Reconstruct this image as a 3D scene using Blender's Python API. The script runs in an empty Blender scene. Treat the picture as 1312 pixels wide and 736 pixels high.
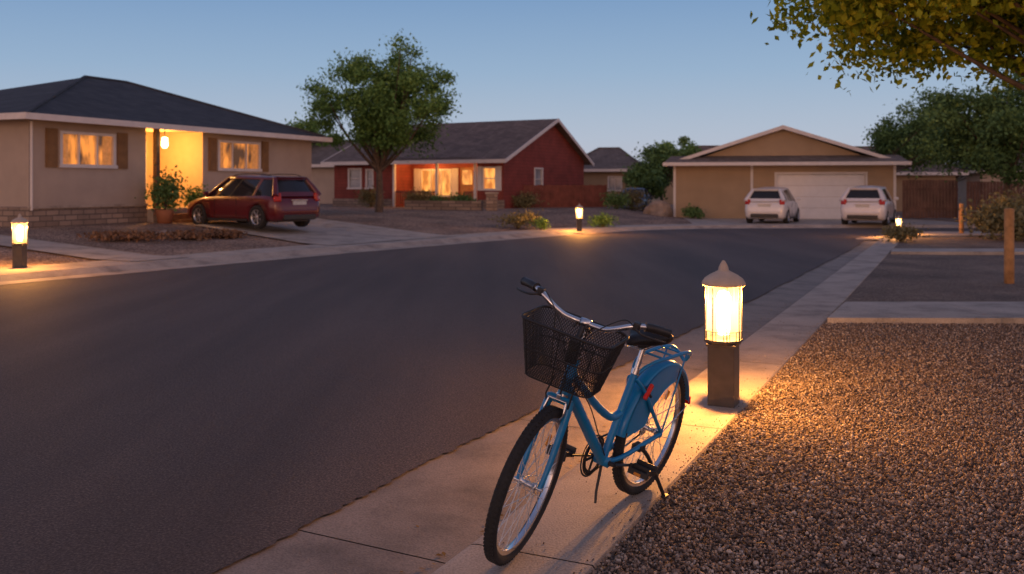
import bpy, bmesh, math, random
import numpy as np
from mathutils import Vector, Matrix
random.seed(7); np.random.seed(7)
sc = bpy.context.scene
sc.view_settings.view_transform='Standard'
sc.view_settings.look='None'
sc.view_settings.exposure=0
V=Vector
# ------------------------------------------------------------------ materials
def nm_(name):
    m=bpy.data.materials.new(name); m.use_nodes=True
    nt=m.node_tree; b=nt.nodes['Principled BSDF']
    return m,nt,b
def N(nt,t,**k):
    n=nt.nodes.new(t)
    for a,v in k.items(): setattr(n,a,v)
    return n
def ramp(nt,stops):
    r=N(nt,'ShaderNodeValToRGB'); e=r.color_ramp.elements
    while len(e)<len(stops): e.new(.5)
    for i,(p,c) in enumerate(stops):
        e[i].position=p; e[i].color=(c[0],c[1],c[2],1)
    return r
def simple(name,col,rough=.6,metal=0,var=.15,scale=4,bump=0,bscale=60,coat=0,emis=None,es=0,spec=.5):
    m,nt,b=nm_(name); L=nt.links
    tc=N(nt,'ShaderNodeTexCoord')
    n=N(nt,'ShaderNodeTexNoise'); n.inputs['Scale'].default_value=scale; n.inputs['Detail'].default_value=6
    L.new(tc.outputs['Object'],n.inputs['Vector'])
    r=ramp(nt,[(.3,[c*(1-var) for c in col]),(.7,[min(1,c*(1+var)) for c in col])])
    L.new(n.outputs['Fac'],r.inputs['Fac']); L.new(r.outputs['Color'],b.inputs['Base Color'])
    b.inputs['Roughness'].default_value=rough; b.inputs['Metallic'].default_value=metal
    b.inputs['Coat Weight'].default_value=coat; b.inputs['Specular IOR Level'].default_value=spec
    if bump:
        n2=N(nt,'ShaderNodeTexNoise'); n2.inputs['Scale'].default_value=bscale; n2.inputs['Detail'].default_value=4
        L.new(tc.outputs['Object'],n2.inputs['Vector'])
        bp=N(nt,'ShaderNodeBump'); bp.inputs['Strength'].default_value=bump; bp.inputs['Distance'].default_value=.01
        L.new(n2.outputs['Fac'],bp.inputs['Height']); L.new(bp.outputs['Normal'],b.inputs['Normal'])
    if emis:
        b.inputs['Emission Color'].default_value=(*emis,1); b.inputs['Emission Strength'].default_value=es
    return m
def brickmat(name,c1,c2,mortar,sx,sz,zk=1,rough=.85,msize=.02,bump=.4):
    m,nt,b=nm_(name); L=nt.links
    tc=N(nt,'ShaderNodeTexCoord'); sp=N(nt,'ShaderNodeSeparateXYZ'); L.new(tc.outputs['Object'],sp.inputs[0])
    ad=N(nt,'ShaderNodeMath',operation='ADD'); L.new(sp.outputs[0],ad.inputs[0]); L.new(sp.outputs[1],ad.inputs[1])
    mu=N(nt,'ShaderNodeMath',operation='MULTIPLY'); L.new(sp.outputs[2],mu.inputs[0]); mu.inputs[1].default_value=zk
    cb=N(nt,'ShaderNodeCombineXYZ'); L.new(ad.outputs[0],cb.inputs[0]); L.new(mu.outputs[0],cb.inputs[1])
    br=N(nt,'ShaderNodeTexBrick'); L.new(cb.outputs[0],br.inputs['Vector'])
    br.inputs['Scale'].default_value=1; br.inputs['Brick Width'].default_value=sx; br.inputs['Row Height'].default_value=sz
    br.inputs['Mortar Size'].default_value=msize*.5; br.inputs['Bias'].default_value=-.1
    br.inputs['Color1'].default_value=(*c1,1); br.inputs['Color2'].default_value=(*c2,1); br.inputs['Mortar'].default_value=(*mortar,1)
    n=N(nt,'ShaderNodeTexNoise'); n.inputs['Scale'].default_value=1.5; n.inputs['Detail'].default_value=8
    L.new(tc.outputs['Object'],n.inputs['Vector'])
    mx=N(nt,'ShaderNodeMix',data_type='RGBA',blend_type='MULTIPLY'); mx.inputs[0].default_value=.55
    rr=ramp(nt,[(.3,(.6,.6,.6)),(.7,(1.25,1.2,1.15))]); L.new(n.outputs['Fac'],rr.inputs['Fac'])
    L.new(br.outputs['Color'],mx.inputs[6]); L.new(rr.outputs['Color'],mx.inputs[7])
    L.new(mx.outputs[2],b.inputs['Base Color']); b.inputs['Roughness'].default_value=rough
    bp=N(nt,'ShaderNodeBump'); bp.inputs['Strength'].default_value=bump; bp.inputs['Distance'].default_value=.02; bp.invert=True
    L.new(br.outputs['Fac'],bp.inputs['Height']); L.new(bp.outputs['Normal'],b.inputs['Normal'])
    return m
def attrmat(name,stops,rough=.8,trans=0):
    m,nt,b=nm_(name); L=nt.links
    a=N(nt,'ShaderNodeAttribute'); a.attribute_name='rnd'
    r=ramp(nt,stops); L.new(a.outputs['Fac'],r.inputs['Fac']); L.new(r.outputs['Color'],b.inputs['Base Color'])
    b.inputs['Roughness'].default_value=rough; b.inputs['Specular IOR Level'].default_value=.2
    if trans:
        t=N(nt,'ShaderNodeBsdfTranslucent'); L.new(r.outputs['Color'],t.inputs['Color'])
        mx=N(nt,'ShaderNodeMixShader'); mx.inputs[0].default_value=trans
        out=nt.nodes['Material Output']; L.new(b.outputs[0],mx.inputs[1]); L.new(t.outputs[0],mx.inputs[2]); L.new(mx.outputs[0],out.inputs['Surface'])
    return m
def glowmat(name,c1,c2,strength,scale=3):
    m,nt,b=nm_(name); L=nt.links
    tc=N(nt,'ShaderNodeTexCoord'); n=N(nt,'ShaderNodeTexNoise'); n.inputs['Scale'].default_value=scale; n.inputs['Detail'].default_value=3
    mp=N(nt,'ShaderNodeMapping'); mp.inputs['Scale'].default_value=(1.6,1.6,.7)
    L.new(tc.outputs['Object'],mp.inputs[0]); L.new(mp.outputs[0],n.inputs['Vector'])
    r=ramp(nt,[(.40,c1),(.62,c2)]); L.new(n.outputs['Fac'],r.inputs['Fac'])
    L.new(r.outputs['Color'],b.inputs['Emission Color']); b.inputs['Emission Strength'].default_value=strength
    b.inputs['Base Color'].default_value=(.05,.05,.05,1); b.inputs['Roughness'].default_value=.12
    try: m.cycles.emission_sampling='NONE'
    except Exception: pass
    return m

def asphalt():
    m,nt,b=nm_('asphalt'); L=nt.links
    tc=N(nt,'ShaderNodeTexCoord')
    fine=N(nt,'ShaderNodeTexNoise'); fine.inputs['Scale'].default_value=75; fine.inputs['Detail'].default_value=7; fine.inputs['Roughness'].default_value=.7
    L.new(tc.outputs['Object'],fine.inputs['Vector'])
    mp=N(nt,'ShaderNodeMapping'); mp.inputs['Rotation'].default_value=(0,0,math.radians(25.2)); mp.inputs['Scale'].default_value=(1.1,.12,1)
    L.new(tc.outputs['Object'],mp.inputs[0])
    big=N(nt,'ShaderNodeTexNoise'); big.inputs['Scale'].default_value=.9; big.inputs['Detail'].default_value=5
    L.new(mp.outputs[0],big.inputs['Vector'])
    r1=ramp(nt,[(.34,(.032,.026,.026)),(.5,(.086,.070,.067)),(.66,(.19,.152,.140))]); L.new(fine.outputs['Fac'],r1.inputs['Fac'])
    r2=ramp(nt,[(.3,(.68,.68,.69)),(.7,(1.28,1.22,1.15))]); L.new(big.outputs['Fac'],r2.inputs['Fac'])
    mx=N(nt,'ShaderNodeMix',data_type='RGBA',blend_type='MULTIPLY'); mx.inputs[0].default_value=1
    L.new(r1.outputs[0],mx.inputs[6]); L.new(r2.outputs[0],mx.inputs[7])
    wn=N(nt,'ShaderNodeTexNoise'); wn.inputs['Scale'].default_value=2.5; wn.inputs['Detail'].default_value=8
    L.new(tc.outputs['Object'],wn.inputs['Vector'])
    mm=N(nt,'ShaderNodeMix',data_type='RGBA'); mm.inputs[0].default_value=.3
    L.new(tc.outputs['Object'],mm.inputs[6]); L.new(wn.outputs['Color'],mm.inputs[7])
    vo=N(nt,'ShaderNodeTexVoronoi',feature='DISTANCE_TO_EDGE'); vo.inputs['Scale'].default_value=2.4
    L.new(mm.outputs[2],vo.inputs['Vector'])
    rc=ramp(nt,[(0,(.5,.5,.5)),(.008,(0,0,0))]); L.new(vo.outputs['Distance'],rc.inputs['Fac'])
    mk=N(nt,'ShaderNodeTexNoise'); mk.inputs['Scale'].default_value=.55; L.new(tc.outputs['Object'],mk.inputs['Vector'])
    rk=ramp(nt,[(.58,(0,0,0)),(.68,(1,1,1))]); L.new(mk.outputs['Fac'],rk.inputs['Fac'])
    mf=N(nt,'ShaderNodeMath',operation='MULTIPLY'); L.new(rc.outputs[0],mf.inputs[0]); L.new(rk.outputs[0],mf.inputs[1])
    m3=N(nt,'ShaderNodeMix',data_type='RGBA'); L.new(mf.outputs[0],m3.inputs[0]); L.new(mx.outputs[2],m3.inputs[6]); m3.inputs[7].default_value=(.015,.013,.013,1)
    L.new(m3.outputs[2],b.inputs['Base Color'])
    b.inputs['Roughness'].default_value=.72; b.inputs['Specular IOR Level'].default_value=.35
    bp=N(nt,'ShaderNodeBump'); bp.inputs['Strength'].default_value=1; bp.inputs['Distance'].default_value=.010
    L.new(fine.outputs['Fac'],bp.inputs['Height']); L.new(bp.outputs['Normal'],b.inputs['Normal'])
    return m
def concrete(name,c):
    m,nt,b=nm_(name); L=nt.links
    tc=N(nt,'ShaderNodeTexCoord')
    a=N(nt,'ShaderNodeTexNoise'); a.inputs['Scale'].default_value=1.7; a.inputs['Detail'].default_value=9; a.inputs['Roughness'].default_value=.65
    L.new(tc.outputs['Object'],a.inputs['Vector'])
    r=ramp(nt,[(.3,[x*.52 for x in c]),(.5,c),(.72,[x*1.25 for x in c])]); L.new(a.outputs['Fac'],r.inputs['Fac'])
    f=N(nt,'ShaderNodeTexNoise'); f.inputs['Scale'].default_value=90; f.inputs['Detail'].default_value=4
    L.new(tc.outputs['Object'],f.inputs['Vector'])
    rf=ramp(nt,[(.3,(.70,.70,.70)),(.6,(1.08,1.08,1.08))]); L.new(f.outputs['Fac'],rf.inputs['Fac'])
    mx=N(nt,'ShaderNodeMix',data_type='RGBA',blend_type='MULTIPLY'); mx.inputs[0].default_value=1
    L.new(r.outputs[0],mx.inputs[6]); L.new(rf.outputs[0],mx.inputs[7]); L.new(mx.outputs[2],b.inputs['Base Color'])
    b.inputs['Roughness'].default_value=.72
    bp=N(nt,'ShaderNodeBump'); bp.inputs['Strength'].default_value=.5; bp.inputs['Distance'].default_value=.006
    L.new(f.outputs['Fac'],bp.inputs['Height']); L.new(bp.outputs['Normal'],b.inputs['Normal'])
    return m
def gravel(name,tint=(1,1,1),scale=38):
    m,nt,b=nm_(name); L=nt.links
    tc=N(nt,'ShaderNodeTexCoord')
    v=N(nt,'ShaderNodeTexVoronoi'); v.inputs['Scale'].default_value=scale; L.new(tc.outputs['Object'],v.inputs['Vector'])
    sp=N(nt,'ShaderNodeSeparateXYZ'); L.new(v.outputs['Color'],sp.inputs[0])
    T=lambda c:[c[i]*tint[i] for i in range(3)]
    r=ramp(nt,[(0,T((.10,.080,.072))),(.35,T((.20,.16,.135))),(.7,T((.31,.25,.21))),(1,T((.46,.39,.34)))]); L.new(sp.outputs[0],r.inputs['Fac'])
    g=N(nt,'ShaderNodeTexNoise'); g.inputs['Scale'].default_value=.7; g.inputs['Detail'].default_value=7; L.new(tc.outputs['Object'],g.inputs['Vector'])
    rg=ramp(nt,[(.3,(.62,.62,.64)),(.7,(1.25,1.2,1.14))]); L.new(g.outputs['Fac'],rg.inputs['Fac'])
    mx=N(nt,'ShaderNodeMix',data_type='RGBA',blend_type='MULTIPLY'); mx.inputs[0].default_value=1
    L.new(r.outputs[0],mx.inputs[6]); L.new(rg.outputs[0],mx.inputs[7]); L.new(mx.outputs[2],b.inputs['Base Color'])
    b.inputs['Roughness'].default_value=.9; b.inputs['Specular IOR Level'].default_value=.2
    bp=N(nt,'ShaderNodeBump'); bp.inputs['Strength'].default_value=1; bp.inputs['Distance'].default_value=.02; bp.invert=True
    L.new(v.outputs['Distance'],bp.inputs['Height']); L.new(bp.outputs['Normal'],b.inputs['Normal'])
    return m
def siding(name,c):
    m,nt,b=nm_(name); L=nt.links
    tc=N(nt,'ShaderNodeTexCoord'); sp=N(nt,'ShaderNodeSeparateXYZ'); L.new(tc.outputs['Object'],sp.inputs[0])
    d=N(nt,'ShaderNodeMath',operation='DIVIDE'); L.new(sp.outputs[2],d.inputs[0]); d.inputs[1].default_value=.17
    f=N(nt,'ShaderNodeMath',operation='FRACT'); L.new(d.outputs[0],f.inputs[0])
    r=ramp(nt,[(0,[x*.3 for x in c]),(.1,c),(.95,[x*1.15 for x in c])]); L.new(f.outputs[0],r.inputs['Fac'])
    n=N(nt,'ShaderNodeTexNoise'); n.inputs['Scale'].default_value=2; n.inputs['Detail'].default_value=7; L.new(tc.outputs['Object'],n.inputs['Vector'])
    rg=ramp(nt,[(.3,(.75,.75,.75)),(.7,(1.15,1.15,1.15))]); L.new(n.outputs['Fac'],rg.inputs['Fac'])
    mx=N(nt,'ShaderNodeMix',data_type='RGBA',blend_type='MULTIPLY'); mx.inputs[0].default_value=1
    L.new(r.outputs[0],mx.inputs[6]); L.new(rg.outputs[0],mx.inputs[7]); L.new(mx.outputs[2],b.inputs['Base Color'])
    b.inputs['Roughness'].default_value=.8
    bp=N(nt,'ShaderNodeBump'); bp.inputs['Strength'].default_value=.5; bp.inputs['Distance'].default_value=.02
    L.new(f.outputs[0],bp.inputs['Height']); L.new(bp.outputs['Normal'],b.inputs['Normal'])
    return m

m_asph=asphalt()
m_conc=concrete('concrete_kerb',(.42,.35,.29))
m_gutc=concrete('concrete_gutter',(.28,.23,.19))
m_walk=concrete('concrete_walk',(.42,.37,.32))
m_grav=gravel('gravel_near',(1,1,1),80)
m_gravL=gravel('gravel_yard',(1.08,1.0,.95),26)
m_base=simple('dry_earth',(.2,.16,.13),.95,var=.25,scale=.5)
m_stucco=simple('stucco_grey_beige',(.44,.36,.30),.9,var=.08,scale=1.5,bump=.4,bscale=60)
m_stucco2=simple('stucco_tan',(.40,.29,.185),.9,var=.08,scale=1.2,bump=.3)
m_porch=simple('porch_plaster',(.60,.44,.25),.85,var=.05)
m_white=simple('white_trim',(.70,.66,.64),.6,var=.06)
m_gdoor=simple('white_garage_door',(.84,.83,.84),.55,var=.04)
m_shing1=brickmat('dark_shingles',(.040,.046,.056),(.072,.078,.09),(.02,.022,.026),.32,.15,zk=2.6,bump=.3)
m_shing2=brickmat('brown_shingles',(.15,.115,.10),(.23,.18,.155),(.06,.05,.045),.32,.15,zk=2.0,bump=.3)
m_shing3=brickmat('grey_shingles',(.15,.125,.11),(.21,.18,.165),(.07,.06,.06),.32,.15,zk=2.0,bump=.3)
m_stone=brickmat('stone_veneer',(.24,.18,.145),(.40,.31,.25),(.12,.10,.09),.42,.15,msize=.03)
m_red=siding('red_siding',(.24,.050,.036))
m_redfence=simple('red_stained_wood',(.19,.06,.04),.85,var=.3,scale=3)
m_brownfence=simple('brown_wood_fence',(.13,.068,.048),.85,var=.35,scale=3)
m_shutter=simple('brown_shutter',(.24,.13,.05),.7,var=.2)
m_wood=simple('weathered_wood',(.42,.23,.10),.85,var=.3,scale=8,bump=.5,bscale=40)
m_doorw=simple('wood_door',(.30,.14,.06),.5,var=.2)
m_glow=glowmat('lit_window',(.07,.03,.015),(.95,.30,.05),1.15,1.9)
m_glow2=glowmat('warm_lit_window',(.50,.14,.025),(1.0,.42,.09),1.35,2)
m_coolglass=simple('curtained_window',(.35,.38,.42),.1,var=.3,scale=2)
m_bark=simple('bark',(.11,.08,.06),.95,var=.4,scale=10,bump=.9,bscale=25)
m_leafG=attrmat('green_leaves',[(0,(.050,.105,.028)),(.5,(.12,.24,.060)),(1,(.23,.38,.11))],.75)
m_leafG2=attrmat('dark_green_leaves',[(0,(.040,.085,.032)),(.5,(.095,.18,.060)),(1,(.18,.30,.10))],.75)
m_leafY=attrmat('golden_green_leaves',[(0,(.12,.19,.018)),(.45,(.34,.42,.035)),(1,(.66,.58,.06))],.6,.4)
m_shrub=attrmat('dry_shrub',[(0,(.09,.085,.04)),(.5,(.18,.17,.08)),(1,(.32,.28,.15))],.8)
m_cover=attrmat('groundcover',[(0,(.10,.055,.035)),(.5,(.19,.11,.07)),(1,(.28,.19,.12))],.85)
m_fallen=attrmat('fallen_leaf',[(0,(.12,.06,.02)),(.5,(.28,.16,.05)),(1,(.42,.30,.09))],.85)
m_peb=attrmat('pebbles',[(0,(.075,.058,.052)),(.3,(.17,.13,.108)),(.55,(.27,.205,.17)),(.8,(.36,.295,.245)),(1,(.56,.50,.45))],.85)

# ------------------------------------------------------------------ mesh accumulator
def cr(pts,n=6,closed=False):
    P=[V(p) for p in pts]; out=[]; k=len(P)
    rng=range(k if closed else k-1)
    for i in rng:
        if closed: p0,p1,p2,p3=P[(i-1)%k],P[i],P[(i+1)%k],P[(i+2)%k]
        else: p0,p1,p2,p3=P[max(i-1,0)],P[i],P[i+1],P[min(i+2,k-1)]
        for j in range(n):
            t=j/n
            out.append(.5*((2*p1)+(-p0+p2)*t+(2*p0-5*p1+4*p2-p3)*t*t+(-p0+3*p1-3*p2+p3)*t**3))
    if not closed: out.append(P[-1])
    return out
class M:
    def __init__(s): s.v=[];s.f=[];s.mi=[];s.sm=[];s.mats=[]
    def slot(s,m):
        if m not in s.mats: s.mats.append(m)
        return s.mats.index(m)
    def add(s,vs,fs,mat,smooth=False,xf=None):
        o=len(s.v); k=s.slot(mat)
        for p in vs:
            p=V(p); s.v.append(xf@p if xf else p)
        for f in fs:
            s.f.append([o+i for i in f]); s.mi.append(k); s.sm.append(smooth)
    def box(s,c,size,mat,rot=None,bevel=0,seg=2):
        bm=bmesh.new(); bmesh.ops.create_cube(bm,size=1)
        bmesh.ops.scale(bm,vec=size,verts=bm.verts)
        if bevel: bmesh.ops.bevel(bm,geom=list(bm.edges),offset=bevel,segments=seg,affect='EDGES',profile=.5)
        bm.verts.index_update()
        x=Matrix.Translation(V(c))
        if rot is not None: x=x@rot
        s.add([v.co.copy() for v in bm.verts],[[v.index for v in f.verts] for f in bm.faces],mat,False,x); bm.free()
    def tube(s,pts,r,mat,seg=10,closed=False,caps=True,flat=1):
        P=[V(p) for p in pts]; n=len(P)
        R=r if isinstance(r,(list,tuple)) else [r]*n
        if len(R)!=n: R=[R[0]+(R[-1]-R[0])*i/(n-1) if len(R)==2 else np.interp(i/(n-1),np.linspace(0,1,len(R)),R) for i in range(n)]
        def tan(i):
            if closed: return (P[(i+1)%n]-P[i-1]).normalized()
            return (P[min(i+1,n-1)]-P[max(i-1,0)]).normalized()
        t0=tan(0); a=V((0,0,1)) if abs(t0.z)<.9 else V((0,1,0))
        u=t0.cross(a).normalized(); vs=[]
        for i in range(n):
            t=tan(i); u=(u-t*u.dot(t)).normalized(); w=t.cross(u)
            for j in range(seg):
                an=2*math.pi*j/seg
                vs.append(P[i]+(u*math.cos(an)+w*math.sin(an)*flat)*R[i])
        fs=[]
        for i in range(n if closed else n-1):
            for j in range(seg):
                a0=i*seg+j; a1=i*seg+(j+1)%seg; b0=((i+1)%n)*seg+j; b1=((i+1)%n)*seg+(j+1)%seg
                fs.append([a0,a1,b1,b0])
        s.add(vs,fs,mat,True)
        if caps and not closed:
            s.add(vs[:seg],[list(range(seg))[::-1]],mat); s.add(vs[-seg:],[list(range(seg))],mat)
    def lathe(s,prof,mat,seg=24,xf=None,smooth=True,rot=0):
        vs=[];fs=[]
        for r,z in prof:
            for j in range(seg):
                a=2*math.pi*j/seg+rot; vs.append((r*math.cos(a),r*math.sin(a),z))
        for i in range(len(prof)-1):
            for j in range(seg):
                fs.append([i*seg+j,i*seg+(j+1)%seg,(i+1)*seg+(j+1)%seg,(i+1)*seg+j])
        s.add(vs,fs,mat,smooth,xf)
    def poly(s,pts,mat,thick=0):
        P=[V(p) for p in pts]; n=len(P)
        if not thick: s.add(P,[list(range(n))],mat); return
        Q=[p-V((0,0,thick)) for p in P]
        s.add(P+Q,[list(range(n)),list(range(2*n-1,n-1,-1))]+[[i,i+n,(i+1)%n+n,(i+1)%n] for i in range(n)],mat)
    def obox(s,o,ux,inn,u0,u1,w0,w1,z0,z1,mat):
        o=V(o);ux=V(ux);inn=V(inn); vs=[]
        for z in (z0,z1):
            for (u,w) in ((u0,w0),(u1,w0),(u1,w1),(u0,w1)): vs.append(o+ux*u+inn*w+V((0,0,z)))
        s.add(vs,[[0,3,2,1],[4,5,6,7],[0,1,5,4],[1,2,6,5],[2,3,7,6],[3,0,4,7]],mat)
    def wall(s,o,ux,inn,L,z0,z1,ops,mat,depth=.15,u_start=0):
        o=V(o);ux=V(ux);inn=V(inn)
        us=sorted({u_start,L,*[a for q in ops for a in q[:2]]}); zs=sorted({z0,z1,*[a for q in ops for a in q[2:]]})
        for i in range(len(us)-1):
            for j in range(len(zs)-1):
                uc=(us[i]+us[i+1])/2; zc=(zs[j]+zs[j+1])/2
                if any(q[0]<uc<q[1] and q[2]<zc<q[3] for q in ops): continue
                P=[o+ux*u+V((0,0,z)) for u,z in ((us[i],zs[j]),(us[i+1],zs[j]),(us[i+1],zs[j+1]),(us[i],zs[j+1]))]
                s.add(P,[[0,1,2,3]],mat)
        for q in ops:
            c=[(q[0],q[2]),(q[1],q[2]),(q[1],q[3]),(q[0],q[3])]
            for k in range(4):
                a,b=c[k],c[(k+1)%4]
                A=o+ux*a[0]+V((0,0,a[1])); B=o+ux*b[0]+V((0,0,b[1]))
                s.add([A,B,B+inn*depth,A+inn*depth],[[0,1,2,3]],mat)
    def window(s,o,ux,inn,q,glass,frame,nx=1,ny=0,fw=.07):
        u0,u1,z0,z1=q
        s.obox(o,ux,inn,u0-.02,u1+.02,-.045,.05,z1-fw+.02,z1+.03,frame)
        s.obox(o,ux,inn,u0-.06,u1+.06,-.075,.05,z0-.05,z0+fw-.02,frame)
        s.obox(o,ux,inn,u0-.02,u0+fw,-.04,.05,z0+fw-.02,z1-fw+.02,frame)
        s.obox(o,ux,inn,u1-fw,u1+.02,-.04,.05,z0+fw-.02,z1-fw+.02,frame)
        for k in range(1,nx+1):
            u=u0+(u1-u0)*k/(nx+1); s.obox(o,ux,inn,u-.025,u+.025,-.02,.05,z0+fw-.02,z1-fw+.02,frame)
        for k in range(1,ny+1):
            z=z0+(z1-z0)*k/(ny+1); s.obox(o,ux,inn,u0+fw,u1-fw,-.015,.045,z-.02,z+.02,frame)
        oo=V(o)+V(inn)*.06; U=V(ux)
        s.add([oo+U*u+V((0,0,z)) for u,z in ((u0,z0),(u1,z0),(u1,z1),(u0,z1))],[[0,1,2,3]],glass)
    def obj(s,name,parent=None,xf=None):
        me=bpy.data.meshes.new(name)
        vs=[tuple(xf@v) if xf else tuple(v) for v in s.v]
        me.from_pydata(vs,[],s.f)
        for m in s.mats: me.materials.append(m)
        me.polygons.foreach_set('material_index',s.mi); me.polygons.foreach_set('use_smooth',s.sm)
        me.update(); o=bpy.data.objects.new(name,me); sc.collection.objects.link(o)
        if parent: o.parent=parent
        return o
def empty(name,loc=(0,0,0),rz=0,mat=None):
    e=bpy.data.objects.new(name,None); sc.collection.objects.link(e); e.empty_display_size=.3
    if mat is not None: e.matrix_world=mat
    else: e.location=loc; e.rotation_euler=(0,0,rz)
    return e
def npmesh(name,verts,faces_per,mat,rnd=None,parent=None,smooth=False):
    verts=np.asarray(verts,dtype=np.float32); faces=np.asarray(faces_per,dtype=np.int32)
    me=bpy.data.meshes.new(name); k=faces.shape[1]
    me.vertices.add(len(verts)); me.vertices.foreach_set('co',verts.ravel())
    me.loops.add(faces.size); me.loops.foreach_set('vertex_index',faces.ravel())
    me.polygons.add(len(faces)); me.polygons.foreach_set('loop_start',np.arange(0,faces.size,k,dtype=np.int32))
    me.materials.append(mat)
    if rnd is not None:
        a=me.attributes.new('rnd','FLOAT','POINT'); a.data.foreach_set('value',np.asarray(rnd,dtype=np.float32))
    me.update(calc_edges=True); me.validate()
    if smooth: me.polygons.foreach_set('use_smooth',[True]*len(faces))
    o=bpy.data.objects.new(name,me); sc.collection.objects.link(o)
    if parent: o.parent=parent
    return o
def point(name,loc,E,col,r,parent=None):
    l=bpy.data.lights.new(name,'POINT'); l.energy=E; l.color=col; l.shadow_soft_size=r
    o=bpy.data.objects.new(name,l); sc.collection.objects.link(o); o.location=loc
    if parent: o.parent=parent
    return o

# ------------------------------------------------------------------ layout
U=V((.4253,.9050)); NR=V((.9050,-.4253))     # road direction, right normal
def st(s,t,z=0): return V((s*NR.x+t*U.x, s*NR.y+t*U.y, z))
FK=[(-35.2,-26.4),(-22,-5.2),(-8.73,15.97),(-3.22,24.75),(2.86,33.0),(6.2,35.6),(10,36.4),(20,36.6),(60,36.6)]
fkd=cr([(a,b,0) for a,b in FK],14)
tmp=[fkd[0]]
for p in fkd[1:]:
    if (p-tmp[-1]).length>.3: tmp.append(p)
fkd=tmp
fkn=[]
for i in range(len(fkd)):
    t=(fkd[min(i+1,len(fkd)-1)]-fkd[max(i-1,0)]).normalized(); fkn.append(V((-t.y,t.x,0)))
def fdist(x,y):
    p=V((x,y,0)); best=1e9; sg=1
    for i,q in enumerate(fkd):
        d=(p-q).length
        if d<best: best=d; sg=1 if (p-q).dot(fkn[i])>0 else -1
    return best*sg
def prof(d,x):
    if d<0: return -.08
    base=.0 if d>.45 else -.075+.075*d/.45
    f=min(1,max(0,(9-x)/5)); f=f*f*(3-2*f)
    return base+min(max(d-1.8,0),7)*.064*f
def gz(x,y): return prof(fdist(x,y),x)

g=M(); g.poly([(-900,-300,-.4),(900,-300,-.4),(900,1500,-.4),(-900,1500,-.4)],m_base); g.obj('ground')
pts=[]
tt=-8.0
def gut_s(t): return -2.86+.50*min(1,max(0,(t-3)/22))
while tt<30:
    pts.append(st(gut_s(tt)+random.uniform(-.018,.018)+.014*math.sin(tt*2.3),tt,-.078)); tt+=.04 if tt<12 else .3
pts+= [V((13.3,32.2,-.078)),V((15.5,33.0,-.078)),V((60,33.0,-.078))]
pts+= [V((q.x,q.y,-.078)) for q in reversed(fkd)]
g=M(); g.poly(pts,m_asph); g.obj('road')
def strip(mm,offs,zf,mat,i0=0,i1=None):
    i1=i1 or len(fkd)
    vs=[];fs=[];k=len(offs)
    for i in range(i0,i1):
        for d in offs:
            p=fkd[i]+fkn[i]*d; vs.append((p.x,p.y,zf(d,p.x)))
    for i in range(i1-i0-1):
        for j in range(k-1):
            a=i*k+j; fs.append([a,a+k,a+k+1,a+1])
    mm.add(vs,fs,mat)
g=M(); strip(g,[-.5,-.02,0,.12,.25,.33],lambda d,x:(-.072 if d<=0 else -.072+.10*min(1,d/.25)),m_conc); g.obj('far_kerb')
g=M(); strip(g,[.33,.4,1.5],lambda d,x:prof(max(d,.5),x)+.028,m_walk); g.obj('pavement')
g=M(); strip(g,[.3,1.5,1.8,3,5,7,8.8,12,18,26,40,60],lambda d,x:prof(max(d,.5),x)+.002,m_gravL); g.obj('gravel_yard')
g=M()
def kprof(t): 
    a=gut_s(t)-.12
    return [(a,-.086),(-2.12,-.108),(-2.01,-.112),(-1.975,-.10),(-1.935,-.024),(-1.910,-.005),(-1.885,0),(-1.345,.0),(-1.335,-.012),(-1.335,-.25)]
t=-8.35
while t<30.4:
    e=t+2.4-.010; ts=[t,(t+e)/2,e]; k=10
    for (c0,c1,mt) in ((0,4,m_gutc),(3,10,m_conc)):
        vs=[];fs=[]; kk=c1-c0
        for q in ts:
            for s_,z in kprof(q)[c0:c1]: vs.append(st(s_,q,z))
        for i in range(2):
            for j in range(kk-1): fs.append([i*kk+j,i*kk+j+1,(i+1)*kk+j+1,(i+1)*kk+j])
        g.add(vs,fs,mt)
    t+=2.4
m_joint=simple('joint_dirt',(.09,.07,.055),.95)
g.poly([st(-2.9,-8,-.125),st(-1.34,-8,-.125),st(-1.34,30.4,-.125),st(-2.9,30.4,-.125)],m_joint)
g.poly([st(-1.90,-8,-.018),st(-1.34,-8,-.018),st(-1.34,30.4,-.018),st(-1.90,30.4,-.018)],m_joint)
cc=[st(-1.9,30.4,0),st(-1.9,31.4),V((14.6,31.9,0)),V((17,32.4,0)),V((24,32.4,0)),V((60,32.4,0))]
c1=cr(cc,8); 
vs=[];fs=[]
for i,p in enumerate(c1):
    tn=(c1[min(i+1,len(c1)-1)]-c1[max(i-1,0)]).normalized(); nn=V((tn.y,-tn.x,0))
    for w,z in ((-.7,-.07),(-.05,-.07),(.08,-.01),(.55,.004)): q=p+nn*w; vs.append((q.x,q.y,z))
for i in range(len(c1)-1):
    for j in range(3): fs.append([i*4+j,i*4+j+1,(i+1)*4+j+1,(i+1)*4+j])
g.add(vs,fs,m_conc)
g.obj('kerb')
def hump(x,y): return .012*math.sin(x*1.3+.4)*math.sin(y*1.1)
rows=list(np.arange(-8,32.01,.5)); cols=[0,.3,.6,1,1.5,2,2.6,3.3,4,5,6,8,10,14,20,30,50]
vs=[];fs=[];k=len(cols)
for Y in rows:
    x0=(-1.338+.4253*Y)/.905
    if Y>28.5: x0+= (Y-28.5)**2*.12
    for c in cols: vs.append((x0+c,Y,-.012+(hump(x0+c,Y)*min(1,c) if c<5 else 0)))
for i in range(len(rows)-1):
    for j in range(k-1): a=i*k+j; fs.append([a,a+1,a+1+k,a+k])
g=M(); g.add(vs,fs,m_grav,True); g.obj('gravel_verge')
g=M()
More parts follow.
